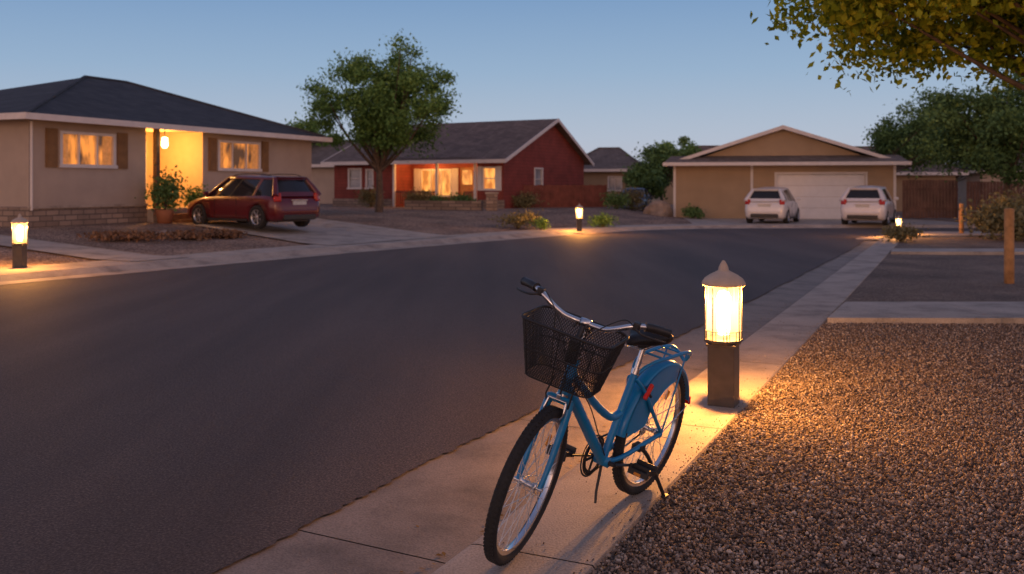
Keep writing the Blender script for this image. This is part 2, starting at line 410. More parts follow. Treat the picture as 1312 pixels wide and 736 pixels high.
for a,b in ((3.62,5.6),(5.61,7.6),(7.61,10.5),(10.51,14)):
    g.poly([(a+.0,10.75,.052),(b,10.72,.052),(b,12.25,.052),(a+(.74 if a<3.7 else 0),12.25,.052)],m_walk,.09)
g.poly([(8.7,21.5,.052),(30,21.3,.052),(30,22.5,.052),(9.2,22.6,.052)],m_walk,.09)
g.poly([(12.3,28.6,.052),(30,28.4,.052),(30,31.2,.052),(13.6,31.0,.052)],m_walk,.09)
g.obj('footpath')
def drape(name,quad,mat,n=10,off=.04):
    A,B,C,D=[V((*q,0)) for q in quad]; vs=[];fs=[]
    for i in range(n+1):
        for j in range(n+1):
            p=A.lerp(B,i/n).lerp(D.lerp(C,i/n),j/n); vs.append((p.x,p.y,gz(p.x,p.y)+off))
    for i in range(n):
        for j in range(n): a=i*(n+1)+j; fs.append([a,a+n+1,a+n+2,a+1])
    m=M(); m.add(vs,fs,mat); m.obj(name)
drape('garden_path',[(-7.6,18.9),(-6.9,20.1),(-12.5,22.9),(-13.1,21.8)],m_walk)
drape('driveway',[(-4.6,24.0),(-1.6,28.6),(-6.9,33.0),(-9.6,28.2)],m_walk)
drape('driveway',[(7.2,36.9),(19,37.0),(18.5,45.2),(8.2,45.2)],m_walk,n=12,off=.012)

n=105000
Y=3.0+np.random.rand(n)**1.5*9.0
xe=(-1.325+.4253*Y)/.905
X=xe+np.random.rand(n)*(2.2+.14*Y)
n2=520
Ys=3.4+np.random.rand(n2)*8; Xs=(-1.36+.4253*Ys)/.905-np.random.rand(n2)**3.5*.5
keep=~((Y>10.68)&(Y<12.32)); X=X[keep];Y=Y[keep]
sz=np.random.uniform(.0040,.0092,len(X))*(1+.6*(np.random.rand(len(X))>.95))
cdist=X-(-1.338+.4253*Y)/.905
Z=np.full(len(X),-.006)+np.random.rand(len(X))*.012+.012*np.sin(X*1.3+.4)*np.sin(Y*1.1)*np.minimum(1,cdist)
X=np.concatenate([X,Xs]);Y=np.concatenate([Y,Ys]);Z=np.concatenate([Z,np.full(n2,.003)]); sz=np.concatenate([sz,np.random.uniform(.0015,.0045,n2)])
N_=len(X)
cube=np.array([[-1,-1,-1],[1,-1,-1],[1,1,-1],[-1,1,-1],[-1,-1,1],[1,-1,1],[1,1,1],[-1,1,1]],float)*.62
q=np.array([[0,3,2,1],[4,5,6,7],[0,1,5,4],[1,2,6,5],[2,3,7,6],[3,0,4,7]])
vv=cube[None]*np.random.uniform(.55,1.35,(N_,8,3))
vv*=np.stack([np.ones(N_),np.random.uniform(.6,1,N_),np.random.uniform(.4,.8,N_)],1)[:,None,:]*sz[:,None,None]*1.3
def rotm(n):
    a=np.random.randn(n,4); a/=np.linalg.norm(a,axis=1)[:,None]; w,x,y,z=a.T
    return np.stack([1-2*(y*y+z*z),2*(x*y-z*w),2*(x*z+y*w),2*(x*y+z*w),1-2*(x*x+z*z),2*(y*z-x*w),2*(x*z-y*w),2*(y*z+x*w),1-2*(x*x+y*y)],1).reshape(n,3,3)
vv=np.einsum('nij,nkj->nki',rotm(N_),vv)+np.stack([X,Y,Z],1)[:,None,:]
ff=(q[None]+(np.arange(N_)*8)[:,None,None]).reshape(-1,4)
npmesh('gravel',vv.reshape(-1,3),ff,m_peb,np.repeat(np.random.rand(N_),8))

# ------------------------------------------------------------------ vegetation
def leaves(name,C,size,mat,parent,shade=None,aspect=.55,flat=False):
    n=len(C); R=rotm(n)
    k=np.array([[0,-1,0],[aspect,0,.12],[0,1,0],[-aspect,0,.12]],float)
    s=size*np.random.uniform(.6,1.3,n)
    if flat:
        a=np.random.rand(n)*6.283; c,d=np.cos(a),np.sin(a); z=np.zeros(n); o=np.ones(n)
        R=np.stack([c,-d,z,d,c,z,np.random.randn(n)*.2,np.random.randn(n)*.2,o],1).reshape(n,3,3)
    v=np.einsum('nij,kj->nki',R,k)*s[:,None,None]+C[:,None,:]
    f=np.arange(n*4).reshape(n,4)
    rnd=np.random.rand(n)*.55+(shade if shade is not None else .25)
    return npmesh(name,v.reshape(-1,3),f,mat,np.repeat(np.clip(rnd,0,1),4),parent)
def tree(name,loc,th,cc,rad,ncl,nl,leaf,clr,mat,seed,tr=.14,limb_n=22,low=-.75):
    rs=np.random.RandomState(seed); np.random.seed(seed)
    e=empty(name,loc); m=M(); cc=np.array(cc,float); rad=np.array(rad,float)
    cl=[]
    while len(cl)<ncl:
        d=rs.randn(3); d/=np.linalg.norm(d); r=rs.rand()**.45*1.0
        wob=1+.13*math.sin(d[0]*5+seed)+.12*math.sin(d[2]*6+d[1]*4+seed*2)
        p=d*r*wob
        if p[2]<low: continue
        cl.append(cc+p*rad)
    cl=np.array(cl)
    top=V((rs.uniform(-.1,.1),rs.uniform(-.1,.1),th))
    m.tube(cr([(0,0,-.1),(.03,.02,th*.4),tuple(top)],5),[tr*1.25,tr,tr*.8],m_bark,10)
    idx=rs.permutation(ncl)[:limb_n]
    for i in idx:
        c=V(cl[i]); mid=top.lerp(c,.45)+V((rs.uniform(-.2,.2),rs.uniform(-.2,.2),-.12*(c-top).length+.2))
        m.tube(cr([tuple(top-V((0,0,rs.uniform(0,.35)*th*.4))),tuple(mid),tuple(c)],4),[tr*.5,tr*.28,tr*.06],m_bark,6)
    m.obj('trunk_and_limbs',e)
    P=[];S=[]
    for c in cl:
        k=int(nl*rs.uniform(.5,1.5)); rr=clr*rs.uniform(.6,1.3)
        q=rs.randn(k,3)*rr*np.array([.55,.55,.42])
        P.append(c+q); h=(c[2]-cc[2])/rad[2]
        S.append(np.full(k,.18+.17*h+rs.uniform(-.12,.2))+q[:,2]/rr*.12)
    leaves('crown',np.concatenate(P),leaf,mat,e,np.concatenate(S))
    return e
tree('shade_tree',(-5.6,39.4,gz(-5.6,39.4)),1.9,(.50,0,4.55),(2.9,2.6,2.45),120,330,.070,.50,m_leafG,12,.15,limb_n=40,low=-.72)
tree('shade_tree',(19.2,36.5,0),2.0,(-.3,0,3.8),(2.9,2.6,2.2),90,330,.080,.60,m_leafG2,5,.14,low=-.85)
tree('shade_tree',(17.3,48.6,0),2.0,(3.5,0,4.2),(2.6,2.2,2.2),45,260,.09,.65,m_leafG2,15,.14)
tree('street_tree',(8.0,10.8,0),2.3,(-2.25,-.6,3.98),(3.05,1.7,1.12),155,400,.052,.36,m_leafY,21,.12,limb_n=24,low=-1.1)
tree('background_tree',(9.6,60,0),1.2,(0,0,3.0),(1.8,1.6,1.7),30,220,.11,.5,m_leafG2,31,.1)
tree('background_tree',(11.6,66,0),1.2,(0,0,3.6),(1.6,1.6,1.2),22,150,.11,.5,m_leafG,33,.1)
tree('background_tree',(8.3,57,0),.8,(0,0,1.8),(1.4,1.4,1.3),22,220,.11,.5,m_leafG2,34,.1)
tree('background_tree',(-13.8,62,.3),1.6,(0,0,4.2),(2.2,1.6,1.9),24,220,.11,.6,m_leafG,35,.1)
tree('background_tree',(30,64,0),2,(0,0,4.4),(5,2.4,2.6),50,220,.14,.8,m_leafG2,37,.1)
def shrub(name,loc,r,h,n,mat,leaf=.05,seed=1):
    rs=np.random.RandomState(seed); np.random.seed(seed)
    e=empty(name,loc); m=M()
    C=[]
    for k in range(14):
        a=rs.uniform(0,6.28); d=rs.uniform(.1,.8)*r; tip=V((math.cos(a)*d,math.sin(a)*d,h*rs.uniform(.5,.95)))
        m.tube([(0,0,-.02),tuple(tip*.5+V((0,0,h*.1))),tuple(tip)],[.012,.008,.003],m_bark,5)
        C.append(np.array(tip)*np.array([1,1,.8])+rs.randn(n//14,3)*np.array([r*.28,r*.28,h*.2]))
    m.obj('stems',e); C=np.concatenate(C); C[:,2]=np.abs(C[:,2])
    leaves('foliage',C,leaf,mat,e)
def G3(x,y,o=0): return (x,y,gz(x,y)+o)
shrub('potted_shrub',G3(-10.6,28.6,.35),.5,1.15,1500,m_leafG2,.06,3)
shrub('garden_shrub',G3(-10.0,29.6,.3),.35,.8,900,m_leafG,.05,4)
shrub('garden_shrub',G3(.2,33.3),.75,.55,1500,m_shrub,.045,5)
shrub('garden_shrub',G3(1.0,32.6),.35,.4,600,m_leafG,.04,6)
shrub('garden_shrub',G3(3.4,34.9),.55,.45,1200,m_leafG,.045,7)
shrub('ornamental_grass',(14.6,27.3,0),1.1,1.0,3200,m_shrub,.07,8)
shrub('ornamental_grass',(15.9,28.6,0),1.2,1.25,3200,m_shrub,.07,9)
shrub('ornamental_grass',(10.9,26.3,0),.55,.45,1500,m_shrub,.04,10)
shrub('ornamental_grass',(16.2,25.2,0),1.3,1.0,3000,m_shrub,.07,12)
for i,(x,y,r) in enumerate([(-9.6,23.6,.9),(-8.4,24.6,.7),(-7.7,25.4,.5)]):
    shrub('groundcover_plant',G3(x,y),r,.20,1500,m_cover,.05,20+i)
for i,(x,y,r,h) in enumerate([(.6,46.5,.8,.7),(-2.3,44.5,.6,.7),(-4.6,46.6,.7,.8),(-3.6,45.7,.5,.6),(-7.2,47.8,.7,.9),(5.2,46.5,.7,.8),(6.2,48.5,.8,1.1),(8.4,43.6,.45,.5)]):
    shrub('garden_shrub',G3(x,y),r,h,1200,m_leafG2 if i%2 else m_shrub,.06,40+i)
m_rock=simple('boulder_stone',(.28,.22,.18),.9,var=.3,scale=3,bump=.6,bscale=12)
def boulder(loc,s,seed):
    rs=random.Random(seed); bm=bmesh.new(); bmesh.ops.create_icosphere(bm,subdivisions=3,radius=1)
    for v in bm.verts:
        c=v.co; f=1+.16*math.sin(c.x*3+seed)+.14*math.sin(c.y*4+c.z*3+seed)+rs.uniform(-.03,.03)
        v.co=V((c.x*s[0],c.y*s[1],max(c.z,-.4)*s[2]))*f
    me=bpy.data.meshes.new('boulder'); bm.to_mesh(me); bm.free(); me.materials.append(m_rock)
    o=bpy.data.objects.new('boulder',me); sc.collection.objects.link(o); o.location=loc
boulder((6.9,44.5,.2),(.75,.6,.6),1); boulder((7.5,46.4,.2),(.5,.5,.5),2); boulder((-9.2,24.9,gz(-9.2,24.9)),(.28,.22,.16),3)
# fallen leaves in the gutter and on the verge
np.random.seed(99)
k=240; tq=np.random.uniform(2.5,14,k); sq=np.where(np.random.rand(k)<.55,-2.02-np.abs(np.random.randn(k))*.12,-1.3+np.abs(np.random.randn(k))*1.1)
Cx=sq*.905+tq*.4253; Cy=-sq*.4253+tq*.905; Cz=np.where(sq<-1.9,-.100,.012)
leaves('fallen_leaves',np.stack([Cx,Cy,Cz],1),.016,m_fallen,None,flat=True)

# ------------------------------------------------------------------ houses
X_=V((1,0,0)); Y_=V((0,1,0)); Z0=V((0,0,0))
def hip(m,x0,x1,y0,y1,ze,zr,r0,r1,mat,yr=None):
    yr=(y0+y1)/2 if yr is None else yr
    A=(x0,y0,ze);B=(x1,y0,ze);C=(x1,y1,ze);D=(x0,y1,ze);R0=(r0,yr,zr);R1=(r1,yr,zr)
    m.add([A,B,C,D,R0,R1],[[0,1,5,4],[1,2,5],[2,3,4,5],[3,0,4],[3,2,1,0]],mat)
    for a,b in ((A,R0),(B,R1),(R0,R1)):
        a=V(a);b=V(b); m.tube([a+V((0,0,.01)),b+V((0,0,.01))],.06,mat,6)
def fascia(m,x0,x1,y0,y1,z0,z1,mat,t=.04):
    m.obox(Z0,X_,Y_,x0-t,x1+t,y0-t,y0-.002,z0,z1,mat); m.obox(Z0,X_,Y_,x0-t,x1+t,y1+.002,y1+t,z0,z1,mat)
    m.obox(Z0,X_,Y_,x0-t,x0-.002,y0,y1,z0,z1,mat); m.obox(Z0,X_,Y_,x1+.002,x1+t,y0,y1,z0,z1,mat)
ang=math.atan2(.924,.383)
h1=empty('stucco_house',(-12.9,25.0,0),ang)
g0=.25; wt=3.36
w=M()
pw=(4.2,6.75)
ops=[(1.0,2.95,2.12,3.06),(7.5,9.75,2.12,3.10)]
w.wall(Z0,X_,Y_,pw[0],1.0,wt,[ops[0]],m_stucco); 
w.wall(Z0,X_,Y_,13.0,1.0,wt,[ops[1]],m_stucco,u_start=pw[1])
w.wall((0,9.5,0),(0,-1,0),(1,0,0),9.5,1.0,wt,[],m_stucco); w.wall((13,0,0),(0,1,0),(-1,0,0),9.5,1.0,wt,[],m_stucco); w.wall((13,9.5,0),(-1,0,0),(0,-1,0),13,1.0,wt,[],m_stucco)
w.obj('walls',h1)
b=M(); b.obox(Z0,X_,Y_,-.06,pw[0]-.02,-.07,.0,g0-.3,.99,m_stone); b.obox(Z0,X_,Y_,-.06,-.001,.0,9.5,g0-.3,.99,m_stone)
b.obox(Z0,X_,Y_,pw[1]+.02,13.06,-.07,.0,g0-.3,.99,m_stone); b.obox(Z0,X_,Y_,13.001,13.06,.0,9.5,g0-.3,.99,m_stone)
b.obox(Z0,X_,Y_,-.09,pw[0]-.02,-.11,-.072,.95,1.02,m_conc)
b.obj('stone_base',h1)
p=M()
p.add([(pw[0],0,.85),(pw[0],2,.85),(pw[0],2,wt),(pw[0],0,wt)],[[0,1,2,3]],m_porch)
p.add([(pw[1],0,.85),(pw[1],2,.85),(pw[1],2,wt),(pw[1],0,wt)],[[3,2,1,0]],m_porch)
p.add([(pw[0],2,.85),(pw[1],2,.85),(pw[1],2,wt),(pw[0],2,wt)],[[0,1,2,3]],m_porch)
p.add([(pw[0],-.1,wt-.01),(pw[1],-.1,wt-.01),(pw[1],2,wt-.01),(pw[0],2,wt-.01)],[[0,1,2,3]],m_porch)
p.obox(Z0,X_,Y_,pw[0]-.01,pw[1]+.01,-.3,2,g0-.3,.85,m_conc)
for i in range(3): p.obox(Z0,X_,Y_,pw[0]+.5,pw[1]-.1,-.3-.32*(i+1),-.302-.32*i,g0-.3,.85-.17*(i+1),m_doorw)
p.obj('porch',h1)
d=M(); d.obox(Z0,X_,Y_,5.2,6.1,1.93,1.99,.86,2.95,m_doorw); d.obox(Z0,X_,Y_,5.1,5.2,1.9,1.99,.86,3.05,m_white); d.obox(Z0,X_,Y_,6.1,6.2,1.9,1.99,.86,3.05,m_white)
d.obox(Z0,X_,Y_,5.4,5.9,1.9,1.925,2.0,2.75,m_glow2)
d.obox(Z0,X_,Y_,4.65,4.8,.0,.14,.85,wt,m_bark)
d.obj('front_door_and_post',h1)
wi=M()
for q in ops: wi.window(Z0,X_,Y_,q,m_glow,m_white,2)
for q in ops:
    for a in (q[0]-.48,q[1]+.1):
        wi.obox(Z0,X_,Y_,a,a+.38,-.05,-.003,q[2]-.05,q[3]+.08,m_shutter)
        for kk in range(9): wi.obox(Z0,X_,Y_,a+.05,a+.33,-.065,-.052,q[2]+.03+kk*.1,q[2]+.09+kk*.1,m_shutter)
m_curt=simple('warm_curtain',(.4,.25,.15),.9,emis=(1,.34,.07),es=.3,var=.4,scale=9)
for q in ops:
    for a,b2 in ((q[0]+.08,q[0]+.32),(q[1]-.4,q[1]-.08)):
        k=a
        while k<b2: wi.obox(Z0,X_,Y_,k,k+.035,.030+.008*math.sin(k*40),.055,q[2]+.06,q[3]-.06,m_curt); k+=.04
wi.obj('windows',h1)
r=M(); hip(r,-.55,13.55,-.55,10.05,3.43,5.35,6.3,8.2,m_shing1); r.obj('roof',h1)
r=M(); fascia(r,-.55,13.55,-.55,10.05,3.30,3.47,m_white)
r.tube([(-.0,-.1,3.3),(-.0,-.1,.9)],.035,m_white,8); r.obj('fascia_and_gutter',h1)
lm=M(); m_lampglow=simple('porch_lamp_glass',(1,.8,.5),.4,emis=(1,.68,.32),es=9)
lm.lathe([(.0,.16),(.09,.13),(.11,-.12),(.06,-.2),(0,-.2)],m_lampglow,10,Matrix.Translation((4.95,-.05,2.95)))
lm.tube([(4.95,-.05,3.1),(4.95,-.05,3.35)],.012,m_bark,6); lm.obj('porch_lamp',h1)
point('porch_light',(5.4,.7,2.75),165,(1,.48,.13),.08,h1)
pt=M(); pt.lathe([(.0,0),(.2,0),(.28,.4),(.26,.42),(.22,.38),(0,.38)],simple('terracotta',(.35,.14,.07),.8),16,Matrix.Translation(V(G3(-10.6,28.6,.0)))); pt.obj('plant_pot')

# --- red house
ang2=math.atan2(-.5,.866)
z2=.42
h2=empty('red_house',(-9.67,50.95,z2),ang2)
Lh=10.7; Dp=9.0; eh=2.55; pk=4.62; yr=5.0
w=M()
o2=[(1.0,1.9,1.0,2.05),(2.2,2.7,1.0,2.0)]
px0,px1=4.0,9.2
w.wall(Z0,X_,Y_,px0,-.3,eh,o2,m_red); w.wall(Z0,X_,Y_,Lh,-.3,eh,[(9.5,10.3,.95,2.05)],m_red,u_start=px1)
w.add([(px0,0,0),(px0,1.6,0),(px0,1.6,eh),(px0,0,eh)],[[0,1,2,3]],m_red); w.add([(px1,0,0),(px1,1.6,0),(px1,1.6,eh),(px1,0,eh)],[[0,1,2,3]],m_red)
w.wall((0,1.6,0),X_,Y_,px1,0,eh,[(4.6,6.6,.6,2.0),(7.1,8.0,0,2.1)],m_red,u_start=px0)
w.wall((Lh,0,0),Y_,(-1,0,0),Dp,-.3,eh,[(3.1,4.0,.9,2.05)],m_red)
w.add([(Lh,0,eh),(Lh,Dp,eh),(Lh,yr,pk-.04)],[[0,1,2]],m_red)
w.wall((0,Dp,0),(0,-1,0),(1,0,0),Dp,-.3,eh,[],m_red); w.add([(0,0,eh),(0,Dp,eh),(0,yr,pk-.04)],[[0,1,2]],m_red)
w.wall((Lh,Dp,0),(-1,0,0),(0,-1,0),Lh,-.3,eh,[],m_red)
w.obj('walls',h2)
f=M(); f.obox(Z0,X_,Y_,px0+.01,px1-.01,-.15,1.6,-.4,0,m_conc)
f.obox(Z0,X_,Y_,-.05,px0-.05,-.08,-.003,-.4,.45,m_stone); f.obox(Z0,X_,Y_,px1+.05,Lh+.05,-.08,-.003,-.4,.45,m_stone)
for i in range(3): f.obox(Z0,X_,Y_,7.0,8.3,-.15-.35*(i+1),-.152-.35*i,-.5,-.05-.15*i,m_redfence)
f.add([(px0,-.3,eh-.01),(px1,-.3,eh-.01),(px1,1.6,eh-.01),(px0,1.6,eh-.01)],[[0,1,2,3]],m_white)
for a in (px0+.1,6.8,px1-.1): f.box((a,-.05,eh/2),(.13,.13,eh-.03),m_white)
for a,bb in ((px0+.2,6.7),(8.4,px1-.2)):
    f.obox(Z0,X_,Y_,a,bb,-.08,-.03,.78,.86,m_redfence)
    k=a
    while k<bb: f.obox(Z0,X_,Y_,k,k+.06,-.07,-.04,.02,.78,m_redfence); k+=.14
f.obj('porch',h2)
wi=M(); wi.window((0,1.6,0),X_,Y_,(4.6,6.6,.6,2.0),m_glow2,m_white,2)
wi.window(Z0,X_,Y_,(9.5,10.3,.95,2.05),m_glow2,m_white,0,1)
for q in o2: wi.window(Z0,X_,Y_,q,m_coolglass,m_white,0,1)
for (u,dz) in ((4.2,0),(6.65,0)): wi.obox((0,1.6,0),X_,Y_,u,u+.36,-.05,-.003,.55,2.05,m_white)
for u in (9.2,10.32): wi.obox(Z0,X_,Y_,u,u+.26,-.05,-.003,.9,2.1,m_white)
wi.window((Lh,0,0),Y_,(-1,0,0),(3.1,4.0,.9,2.05),m_coolglass,m_white,0,1)
wi.obox((0,1.6,0),X_,Y_,7.1,8.0,.02,.06,0,2.1,m_doorw)
wi.obox((0,1.6,0),X_,Y_,7.25,7.85,.005,.018,1.2,1.95,m_glow2)
wi.obj('windows_and_door',h2)
r=M()
sl=(pk-eh)/yr; ov=.55
for a,bb in ((-ov,yr),(yr,Dp+.45)):
    za,zb=(eh+sl*(-ov),pk) if a<0 else (pk,pk-(pk-eh)/(Dp-yr)*(Dp+.45-yr))
    r.poly([(-.4,a,za+.08),(Lh+.4,a,za+.08),(Lh+.4,bb,zb+.08),(-.4,bb,zb+.08)],m_shing2,.07)
r.obj('roof',h2)
r=M()
for xx in (Lh+.402,-.45):
    for a,bb in ((-ov,yr),(yr,Dp+.45)):
        za,zb=(eh+sl*(-ov),pk) if a<0 else (pk,pk-(pk-eh)/(Dp-yr)*(Dp+.45-yr))
        r.add([(xx,a,za+.1),(xx,bb,zb+.1),(xx,bb,zb-.08),(xx,a,za-.08),(xx+.04,a,za+.1),(xx+.04,bb,zb+.1),(xx+.04,bb,zb-.08),(xx+.04,a,za-.08)],[[0,1,2,3],[4,5,6,7],[0,1,5,4],[3,2,6,7],[0,3,7,4]],m_white)
r.obox(Z0,X_,Y_,-.45,Lh+.44,-ov-.05,-ov-.004,eh-sl*ov-.08,eh-sl*ov+.1,m_white)
r.obj('fascia',h2)
point('porch_light',(5.6,.6,2.3),85,(1,.44,.12),.08,h2); point('porch_light',(8.6,.5,2.3),75,(1,.46,.13),.08,h2)
f=M()
for (x0,y0,x1,y1) in ((-5.0,43.4,-1.4,42.0),):
    a=V((x0,y0,0));c=V((x1,y1,0)); ux=(c-a).normalized(); inn=V((-ux.y,ux.x,0))
    f.obox(a+V((0,0,gz(x0,y0))),ux,inn,0,(c-a).length,0,.25,-.1,.42,m_stone)
f.box((-.9,41.8,gz(-.9,41.8)+.35),(.5,.5,.8),m_stone,bevel=.02); f.box((-.9,41.8,gz(-.9,41.8)+.79),(.6,.6,.08),m_conc,bevel=.01)
f.obj('garden_wall')
f=M()
a=V((.6,47.3,gz(.6,47.3))); 
ux=V((.94,.34,0)); inn=V((-.34,.94,0)); k=0
while k<4.6: f.obox(a,ux,inn,k,k+.13,0,.03,0,1.15+.02*math.sin(k*30),m_redfence); k+=.145
f.obox(a,ux,inn,0,4.6,.032,.07,.3,.38,m_redfence); f.obox(a,ux,inn,0,4.6,.032,.07,.85,.93,m_redfence)
f.obj('picket_fence')

def small_house(name,loc,rz,Lx,D,eh,pk,wm,rm,wins=()):
    e=empty(name,loc,rz); w=M()
    w.wall(Z0,X_,Y_,Lx,-.3,eh,list(wins),wm); w.wall((Lx,0,0),Y_,(-1,0,0),D,-.3,eh,[],wm); w.wall((0,D,0),(0,-1,0),(1,0,0),D,-.3,eh,[],wm); w.wall((Lx,D,0),(-1,0,0),(0,-1,0),Lx,-.3,eh,[],wm); w.obj('walls',e)
    if wins:
        wi=M()
        for q in wins: wi.window(Z0,X_,Y_,q,m_coolglass,m_white,1)
        wi.obj('windows',e)
    r=M(); hip(r,-.5,Lx+.5,-.5,D+.5,eh+.05,pk,Lx*.35,Lx*.65,rm); r.obj('roof',e)
    r=M(); fascia(r,-.5,Lx+.5,-.5,D+.5,eh-.1,eh+.08,m_white); r.obj('fascia',e)
small_house('tan_house',(3.6,60.5,.25),math.radians(-12),4.6,7,2.3,3.85,m_stucco2,m_shing3,[(2.6,3.5,1.0,1.9)])
small_house('brown_house',(19.0,57,0),0,8.0,7,2.3,4.05,m_stucco2,m_shing2,[(1,2.4,1,1.9)])
small_house('distant_house',(12.5,78,0),0,9,7,2.9,5.0,m_stucco2,m_shing2)
small_house('distant_house',(-17,60,.3),math.radians(-20),9,7,2.5,4.2,m_stucco,m_shing3)
small_house('distant_house',(31,62,0),0,10,7,2.5,4.2,m_stucco,m_shing3)
# --- garage house
gh=empty('garage_house',(7.75,45.0,0),math.radians(-11)); W=10.1; ge=2.62; gp=4.36
w=M(); gd=(4.8,8.75,-.01,2.1)
w.wall(Z0,X_,Y_,W,-.3,ge,[(gd[0],gd[1],-.3,gd[3])],m_stucco2,depth=.2)
w.add([(.55,0,ge),(W-.55,0,ge),(W/2,0,gp-.1)],[[0,1,2]],m_stucco2)
w.wall((W,0,0),Y_,(-1,0,0),9,-.3,ge,[],m_stucco2); w.wall((0,9,0),(0,-1,0),(1,0,0),9,-.3,ge,[],m_stucco2); w.wall((W,9,0),(-1,0,0),(0,-1,0),W,-.3,ge,[],m_stucco2)
w.obj('walls',gh)
d=M()
for i in range(4):
    z0=.0+i*.525
    d.obox(Z0,X_,Y_,gd[0],gd[1],.12,.16,z0,z0+.515,m_gdoor)
    for j in range(6):
        u=gd[0]+.1+j*.64; d.obox(Z0,X_,Y_,u,u+.54,.105,.118,z0+.09,z0+.43,m_gdoor)
d.obox(Z0,X_,Y_,gd[0]-.1,gd[0]+.0,-.03,.1,0,gd[3]+.1,m_white); d.obox(Z0,X_,Y_,gd[1],gd[1]+.1,-.03,.1,0,gd[3]+.1,m_white); d.obox(Z0,X_,Y_,gd[0],gd[1],-.03,.1,gd[3],gd[3]+.1,m_white)
for u in (-.0,3.6,W-.12): d.obox(Z0,X_,Y_,u,u+.12,-.03,-.003,-.05,ge-.05,m_white)
d.obj('garage_door',gh)
r=M()
for sgn in (0,1):
    xo=-.35 if sgn==0 else W+.35; ze=ge-.02
    r.poly([(xo,-.35,ze),(W/2,-.35,gp),(W/2,9.3,gp),(xo,9.3,ze)],m_shing3,.07)
    r.add([(xo,-.40,ze+.03),(W/2,-.40,gp+.03),(W/2,-.40,gp-.15),(xo,-.40,ze-.13),(xo,-.355,ze+.03),(W/2,-.355,gp+.03),(W/2,-.355,gp-.15),(xo,-.355,ze-.13)],[[0,1,2,3],[4,5,6,7],[0,1,5,4],[3,2,6,7]],m_white)
r.poly([(-.45,-.95,2.62),(W+.45,-.95,2.62),(W+.1,-.005,2.98),(-.1,-.005,2.98)],m_shing3,.05)
r.obox(Z0,X_,Y_,-.47,W+.47,-.99,-.952,2.5,2.66,m_white)
r.add([(-.4,-.95,2.52),(W+.4,-.95,2.52),(W+.4,0,2.55),(-.4,0,2.55)],[[0,1,2,3]],m_white)
r.obj('roof',gh)
f=M(); k=17.95
while k<20.4: f.box((k,42.9,.95+.01*math.sin(k*9)),(.125,.03,1.75),m_brownfence); k+=.15
f.box((19.2,42.94,.5),(2.5,.04,.09),m_brownfence); f.box((19.2,42.94,1.4),(2.5,.04,.09),m_brownfence); f.obj('wooden_fence')
f=M(); k=20.6
while k<29: f.box((k,42.3,.9+.01*math.sin(k*9)),(.125,.03,1.7),m_brownfence); k+=.15
f.box((24.8,42.34,.5),(8.4,.04,.09),m_brownfence); f.obj('wooden_fence')
def post(x,y,h,r):
    m=M(); m.lathe([(0,-.1),(r,-.1),(r*1.02,h*.3),(r*.97,h*.7),(r,h-.02),(r*.9,h),(0,h+.005)],m_wood,14); o=m.obj('wooden_post'); o.location=(x,y,0)
post(8.0,15.07,1.2,.075); post(14.3,29.8,1.0,.07)

# ------------------------------------------------------------------ bollard lights
m_bpost=simple('bollard_post_paint',(.055,.050,.048),.55,var=.2,scale=12,bump=.15)
m_bcap=simple('bollard_cap_stone',(.50,.40,.32),.75,var=.1,scale=15,bump=.2)
def lampglass():
    m,nt,b=nm_('frosted_lit_glass'); L=nt.links
    out=nt.nodes['Material Output']; nt.nodes.remove(b)
    tr=N(nt,'ShaderNodeBsdfTransparent'); em=N(nt,'ShaderNodeEmission')
    tc=N(nt,'ShaderNodeTexCoord'); sp=N(nt,'ShaderNodeSeparateXYZ'); L.new(tc.outputs['Object'],sp.inputs[0])
    r=ramp(nt,[(.46,(1.0,.36,.07)),(.56,(1.0,.62,.24)),(.72,(1.0,.74,.36)),(.86,(1.0,.45,.12))]); L.new(sp.outputs[2],r.inputs['Fac'])
    L.new(r.outputs[0],em.inputs['Color']); em.inputs['Strength'].default_value=4.0
    tr.inputs[0].default_value=(1,.92,.8,1)
    mx=N(nt,'ShaderNodeMixShader'); mx.inputs[0].default_value=.55
    L.new(tr.outputs[0],mx.inputs[1]); L.new(em.outputs[0],mx.inputs[2]); L.new(mx.outputs[0],out.inputs['Surface'])
    return m
m_lg=lampglass()
m_bulb=simple('lamp_bulb',(1,.9,.7),.4,emis=(1,.78,.45),es=14)
